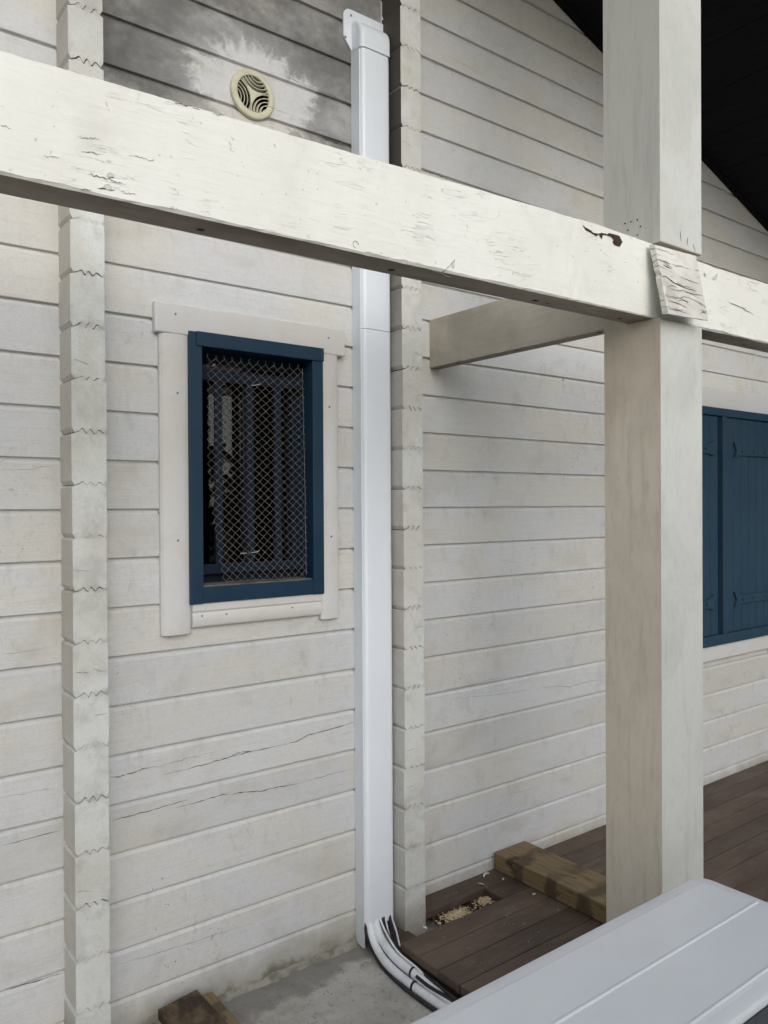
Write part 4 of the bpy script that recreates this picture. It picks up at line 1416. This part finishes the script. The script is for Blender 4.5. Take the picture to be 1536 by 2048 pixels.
# weathered cover board leaning over the notch in the post
t0, t1 = at(1309, 489, 1.247), at(1392, 512, 1.247)
XL, XRr = t0.x, t1.x
b0, b1 = atx(1336, 628, XL), atx(1417, 641, XRr)
m = MB()
nu, nv = 14, 16
rv = random.Random(12)
grid = []
for layer in (0, 1):
    for j in range(nv + 1):
        v_ = j / nv
        for i in range(nu + 1):
            u = i / nu
            top = t0.lerp(t1, u); bot = b0.lerp(b1, u)
            p = top.lerp(bot, v_)
            if i == 0:
                p.x += 0.006 * (1 if 0.42 < v_ < 0.5 else 0) + rv.uniform(0, 0.0015)
            if i == nu:
                p.x += rv.uniform(-0.002, 0.001)
            if j == nv:
                p.z += rv.uniform(-0.0015, 0.002)
            if layer:
                p = p + Vector((0, 0.017, 0.004))
            else:
                p.y += rv.uniform(-0.0006, 0.0006)
            grid.append(p)
W_ = nu + 1
H_ = (nv + 1) * W_
fs = []
for j in range(nv):
    for i in range(nu):
        a = j * W_ + i
        fs.append((a, a + 1, a + W_ + 1, a + W_))
        fs.append((H_ + a, H_ + a + W_, H_ + a + W_ + 1, H_ + a + 1))
for j in range(nv):
    a = j * W_
    fs.append((a, a + W_, H_ + a + W_, H_ + a))
    a = j * W_ + nu
    fs.append((a, H_ + a, H_ + a + W_, a + W_))
for i in range(nu):
    fs.append((i, H_ + i, H_ + i + 1, i + 1))
    a = nv * W_ + i
    fs.append((a, a + 1, H_ + a + 1, H_ + a))
m.add(grid, fs)
def cb(u, v_):
    p = t0.lerp(t1, u).lerp(b0.lerp(b1, u), v_)
    return p
for (l, wd) in (([(0.0, 0.46), (0.12, 0.45), (0.3, 0.52), (0.55, 0.56), (0.8, 0.57)], 0.0014), ([(0.12, 0.22), (0.28, 0.255)], 0.0012), ([(0.10, 0.28), (0.30, 0.31)], 0.0014), ([(0.13, 0.25), (0.33, 0.29)], 0.0009),
                ([(0.45, 0.40), (0.7, 0.43), (0.95, 0.45)], 0.0008), ([(0.5, 0.62), (0.75, 0.63), (0.97, 0.62)], 0.0010), ([(0.04, 0.80), (0.3, 0.82), (0.5, 0.86)], 0.0010), ([(0.05, 0.92), (0.3, 0.93), (0.55, 0.95)], 0.0009),
                ([(0.8, 0.93), (0.88, 0.88), (0.98, 0.90)], 0.0012), ([(0.3, 0.78), (0.42, 0.75), (0.55, 0.77), (0.5, 0.81)], 0.0010), ([(0.1, 0.60), (0.25, 0.56), (0.35, 0.58)], 0.0009)):
    pts = [cb(u, v_) for u, v_ in l]
    vs = []
    P_ = []
    for a, b in zip(pts[:-1], pts[1:]):
        for k in range(5):
            P_.append(a.lerp(b, k / 5))
    P_.append(pts[-1])
    for i, p in enumerate(P_):
        e = math.sin(math.pi * (0.08 + 0.84 * i / (len(P_) - 1))) * wd * rv.uniform(0.5, 1.2)
        vs += [p + Vector((0, -0.0011, e)), p + Vector((0, -0.0011, -e))]
    m.add(vs, [(2 * i, 2 * i + 1, 2 * i + 3, 2 * i + 2) for i in range(len(P_) - 1)], 1)
cbo = m.build('cover_board', [BOARD, CRACK], porch, fix=False)
cbo['label'] = 'bare split board tilted over the joint of beam and post'

# ------------------------------------------------------------------ heat pump outdoor unit
AX0, AX1, AY0, AY1, AZ = 0.79, 1.744, 0.712, 1.052, 0.62
acu = thing('heat_pump_unit', 'pale grey heat pump outdoor unit with ribbed metal top in the foreground', 'heat pump', (1.267, 0.88, 0))
def rrect(x0, x1, y0, y1, r, n=7):
    out = []
    for (cx_, cy_, a0) in ((x1 - r, y1 - r, 0), (x0 + r, y1 - r, 90), (x0 + r, y0 + r, 180), (x1 - r, y0 + r, 270)):
        for i in range(n):
            a = math.radians(a0 + 90 * i / (n - 1))
            out.append((cx_ + r * math.cos(a), cy_ + r * math.sin(a)))
    return out
def loft(m, loops, cap=True, mi=0):
    n = len(loops[0][0])
    vs = [(x, y, z) for pts, z in loops for x, y in pts]
    m.add(vs, [(j * n + i, j * n + (i + 1) % n, (j + 1) * n + (i + 1) % n, (j + 1) * n + i) for j in range(len(loops) - 1) for i in range(n)], mi, True)
    if cap:
        m.add(vs, [[(len(loops) - 1) * n + i for i in range(n)]], mi, False)
        m.add(vs, [list(range(n))[::-1]], mi, False)
m = MB()
def off(d):
    return rrect(AX0 + d, AX1 - d, AY0 + d, AY1 - d, max(0.012, 0.040 - d))
loft(m, [(off(0), AZ - 0.017), (off(0), AZ - 0.0115), (off(0.0010), AZ - 0.0075), (off(0.0035), AZ - 0.0042), (off(0.007), AZ - 0.0026), (off(0.028), AZ - 0.0016), (off(0.031), AZ - 0.0012), (off(0.034), AZ), (off(0.036), AZ + 0.0002)])
# pressed beads across the lid
for yb, wd in ((0.893, 0.0042), (0.752, 0.0036)):
    prof = [(yb + wd * math.cos(math.pi * i / 8), AZ - 0.0002 + 0.0032 * math.sin(math.pi * i / 8)) for i in range(9)]
    m.prism(prof, 'x', AX0 + 0.05, AX1 - 0.028, 0, True)
m.build('top_panel', ACM, acu)
m = MB()
loft(m, [(off(0.004), 0.09), (off(0.004), AZ - 0.0175)])
m.build('casing', ACM, acu)
# front: fan guard over a dark recess
m = MB()
m.box(AX0 + 0.03, AX1 - 0.03, AY0 - 0.006, AY0 + 0.003, 0.11, AZ - 0.0195, 0)
m.build('front_panel', ACDK, acu, 0.003)
m = MB()
fc = (AX0 + 0.36, AY0 - 0.016, 0.33)
for rr_ in [0.03 + 0.022 * i for i in range(10)]:
    m.tube([(fc[0] + rr_ * math.cos(a * math.pi / 16), fc[1] - 0.012 * (1 - (rr_ / 0.24) ** 2), fc[2] + rr_ * math.sin(a * math.pi / 16)) for a in range(33)], 0.0016, 5)
for a in range(8):
    c_, s_ = math.cos(a * math.pi / 4), math.sin(a * math.pi / 4)
    m.tube([(fc[0] + 0.03 * c_, fc[1] - 0.012, fc[2] + 0.03 * s_), (fc[0] + 0.235 * c_, fc[1] + 0.001, fc[2] + 0.235 * s_)], 0.002, 5)
m.build('fan_guard', ACM, acu)
m = MB()
for i in range(24):
    z_ = 0.125 + i * 0.0175
    m.box(AX0 + 0.64, AX1 - 0.035, AY0 - 0.010, AY0 - 0.0062, z_, z_ + 0.0045)
m.build('louvre_panel', ACDK, acu)
for (xa, xb) in ((AX0 + 0.14, AX0 + 0.22), (AX1 - 0.22, AX1 - 0.14)):
    m = MB(); m.box(xa, xb, AY0 - 0.03, AY1 + 0.03, 0.001, 0.0895)
    m.build('foot', ACDK, acu, 0.004)
m = MB(); m.box(AX1 - 0.0035, AX1 + 0.022, AY0 + 0.12, AY0 + 0.26, 0.13, 0.40)
m.build('valve_cover', ACM, acu, 0.01)

# ------------------------------------------------------------------ unseen hedge, mirrored in the pane, set close to shade the lower wall
rh = random.Random(2)
m = MB()
for _ in range(14000):
    x = rh.uniform(-10, 15)
    tp = 1.97 + 0.10 * math.sin(x * 0.9) + 0.10 * math.sin(x * 2.3 + 1) + 0.07 * math.sin(x * 6.1)
    z = rh.random() ** 0.8 * tp + rh.gauss(0, 0.06)
    y = -1.9 + rh.gauss(0, 0.2)
    s_ = rh.uniform(0.04, 0.085)
    a, b = Vector((rh.gauss(0, 1), rh.gauss(0, 1), rh.gauss(0, 1))).normalized(), Vector((rh.gauss(0, 1), rh.gauss(0, 1), rh.gauss(0, 1))).normalized()
    p = Vector((x, y, max(0.02, z)))
    m.add([p + a * s_, p + b * s_, p - a * s_, p - b * s_], [(0, 1, 2, 3)])
o = m.build('hedge', LEAF, fix=False)
o['kind'] = 'stuff'
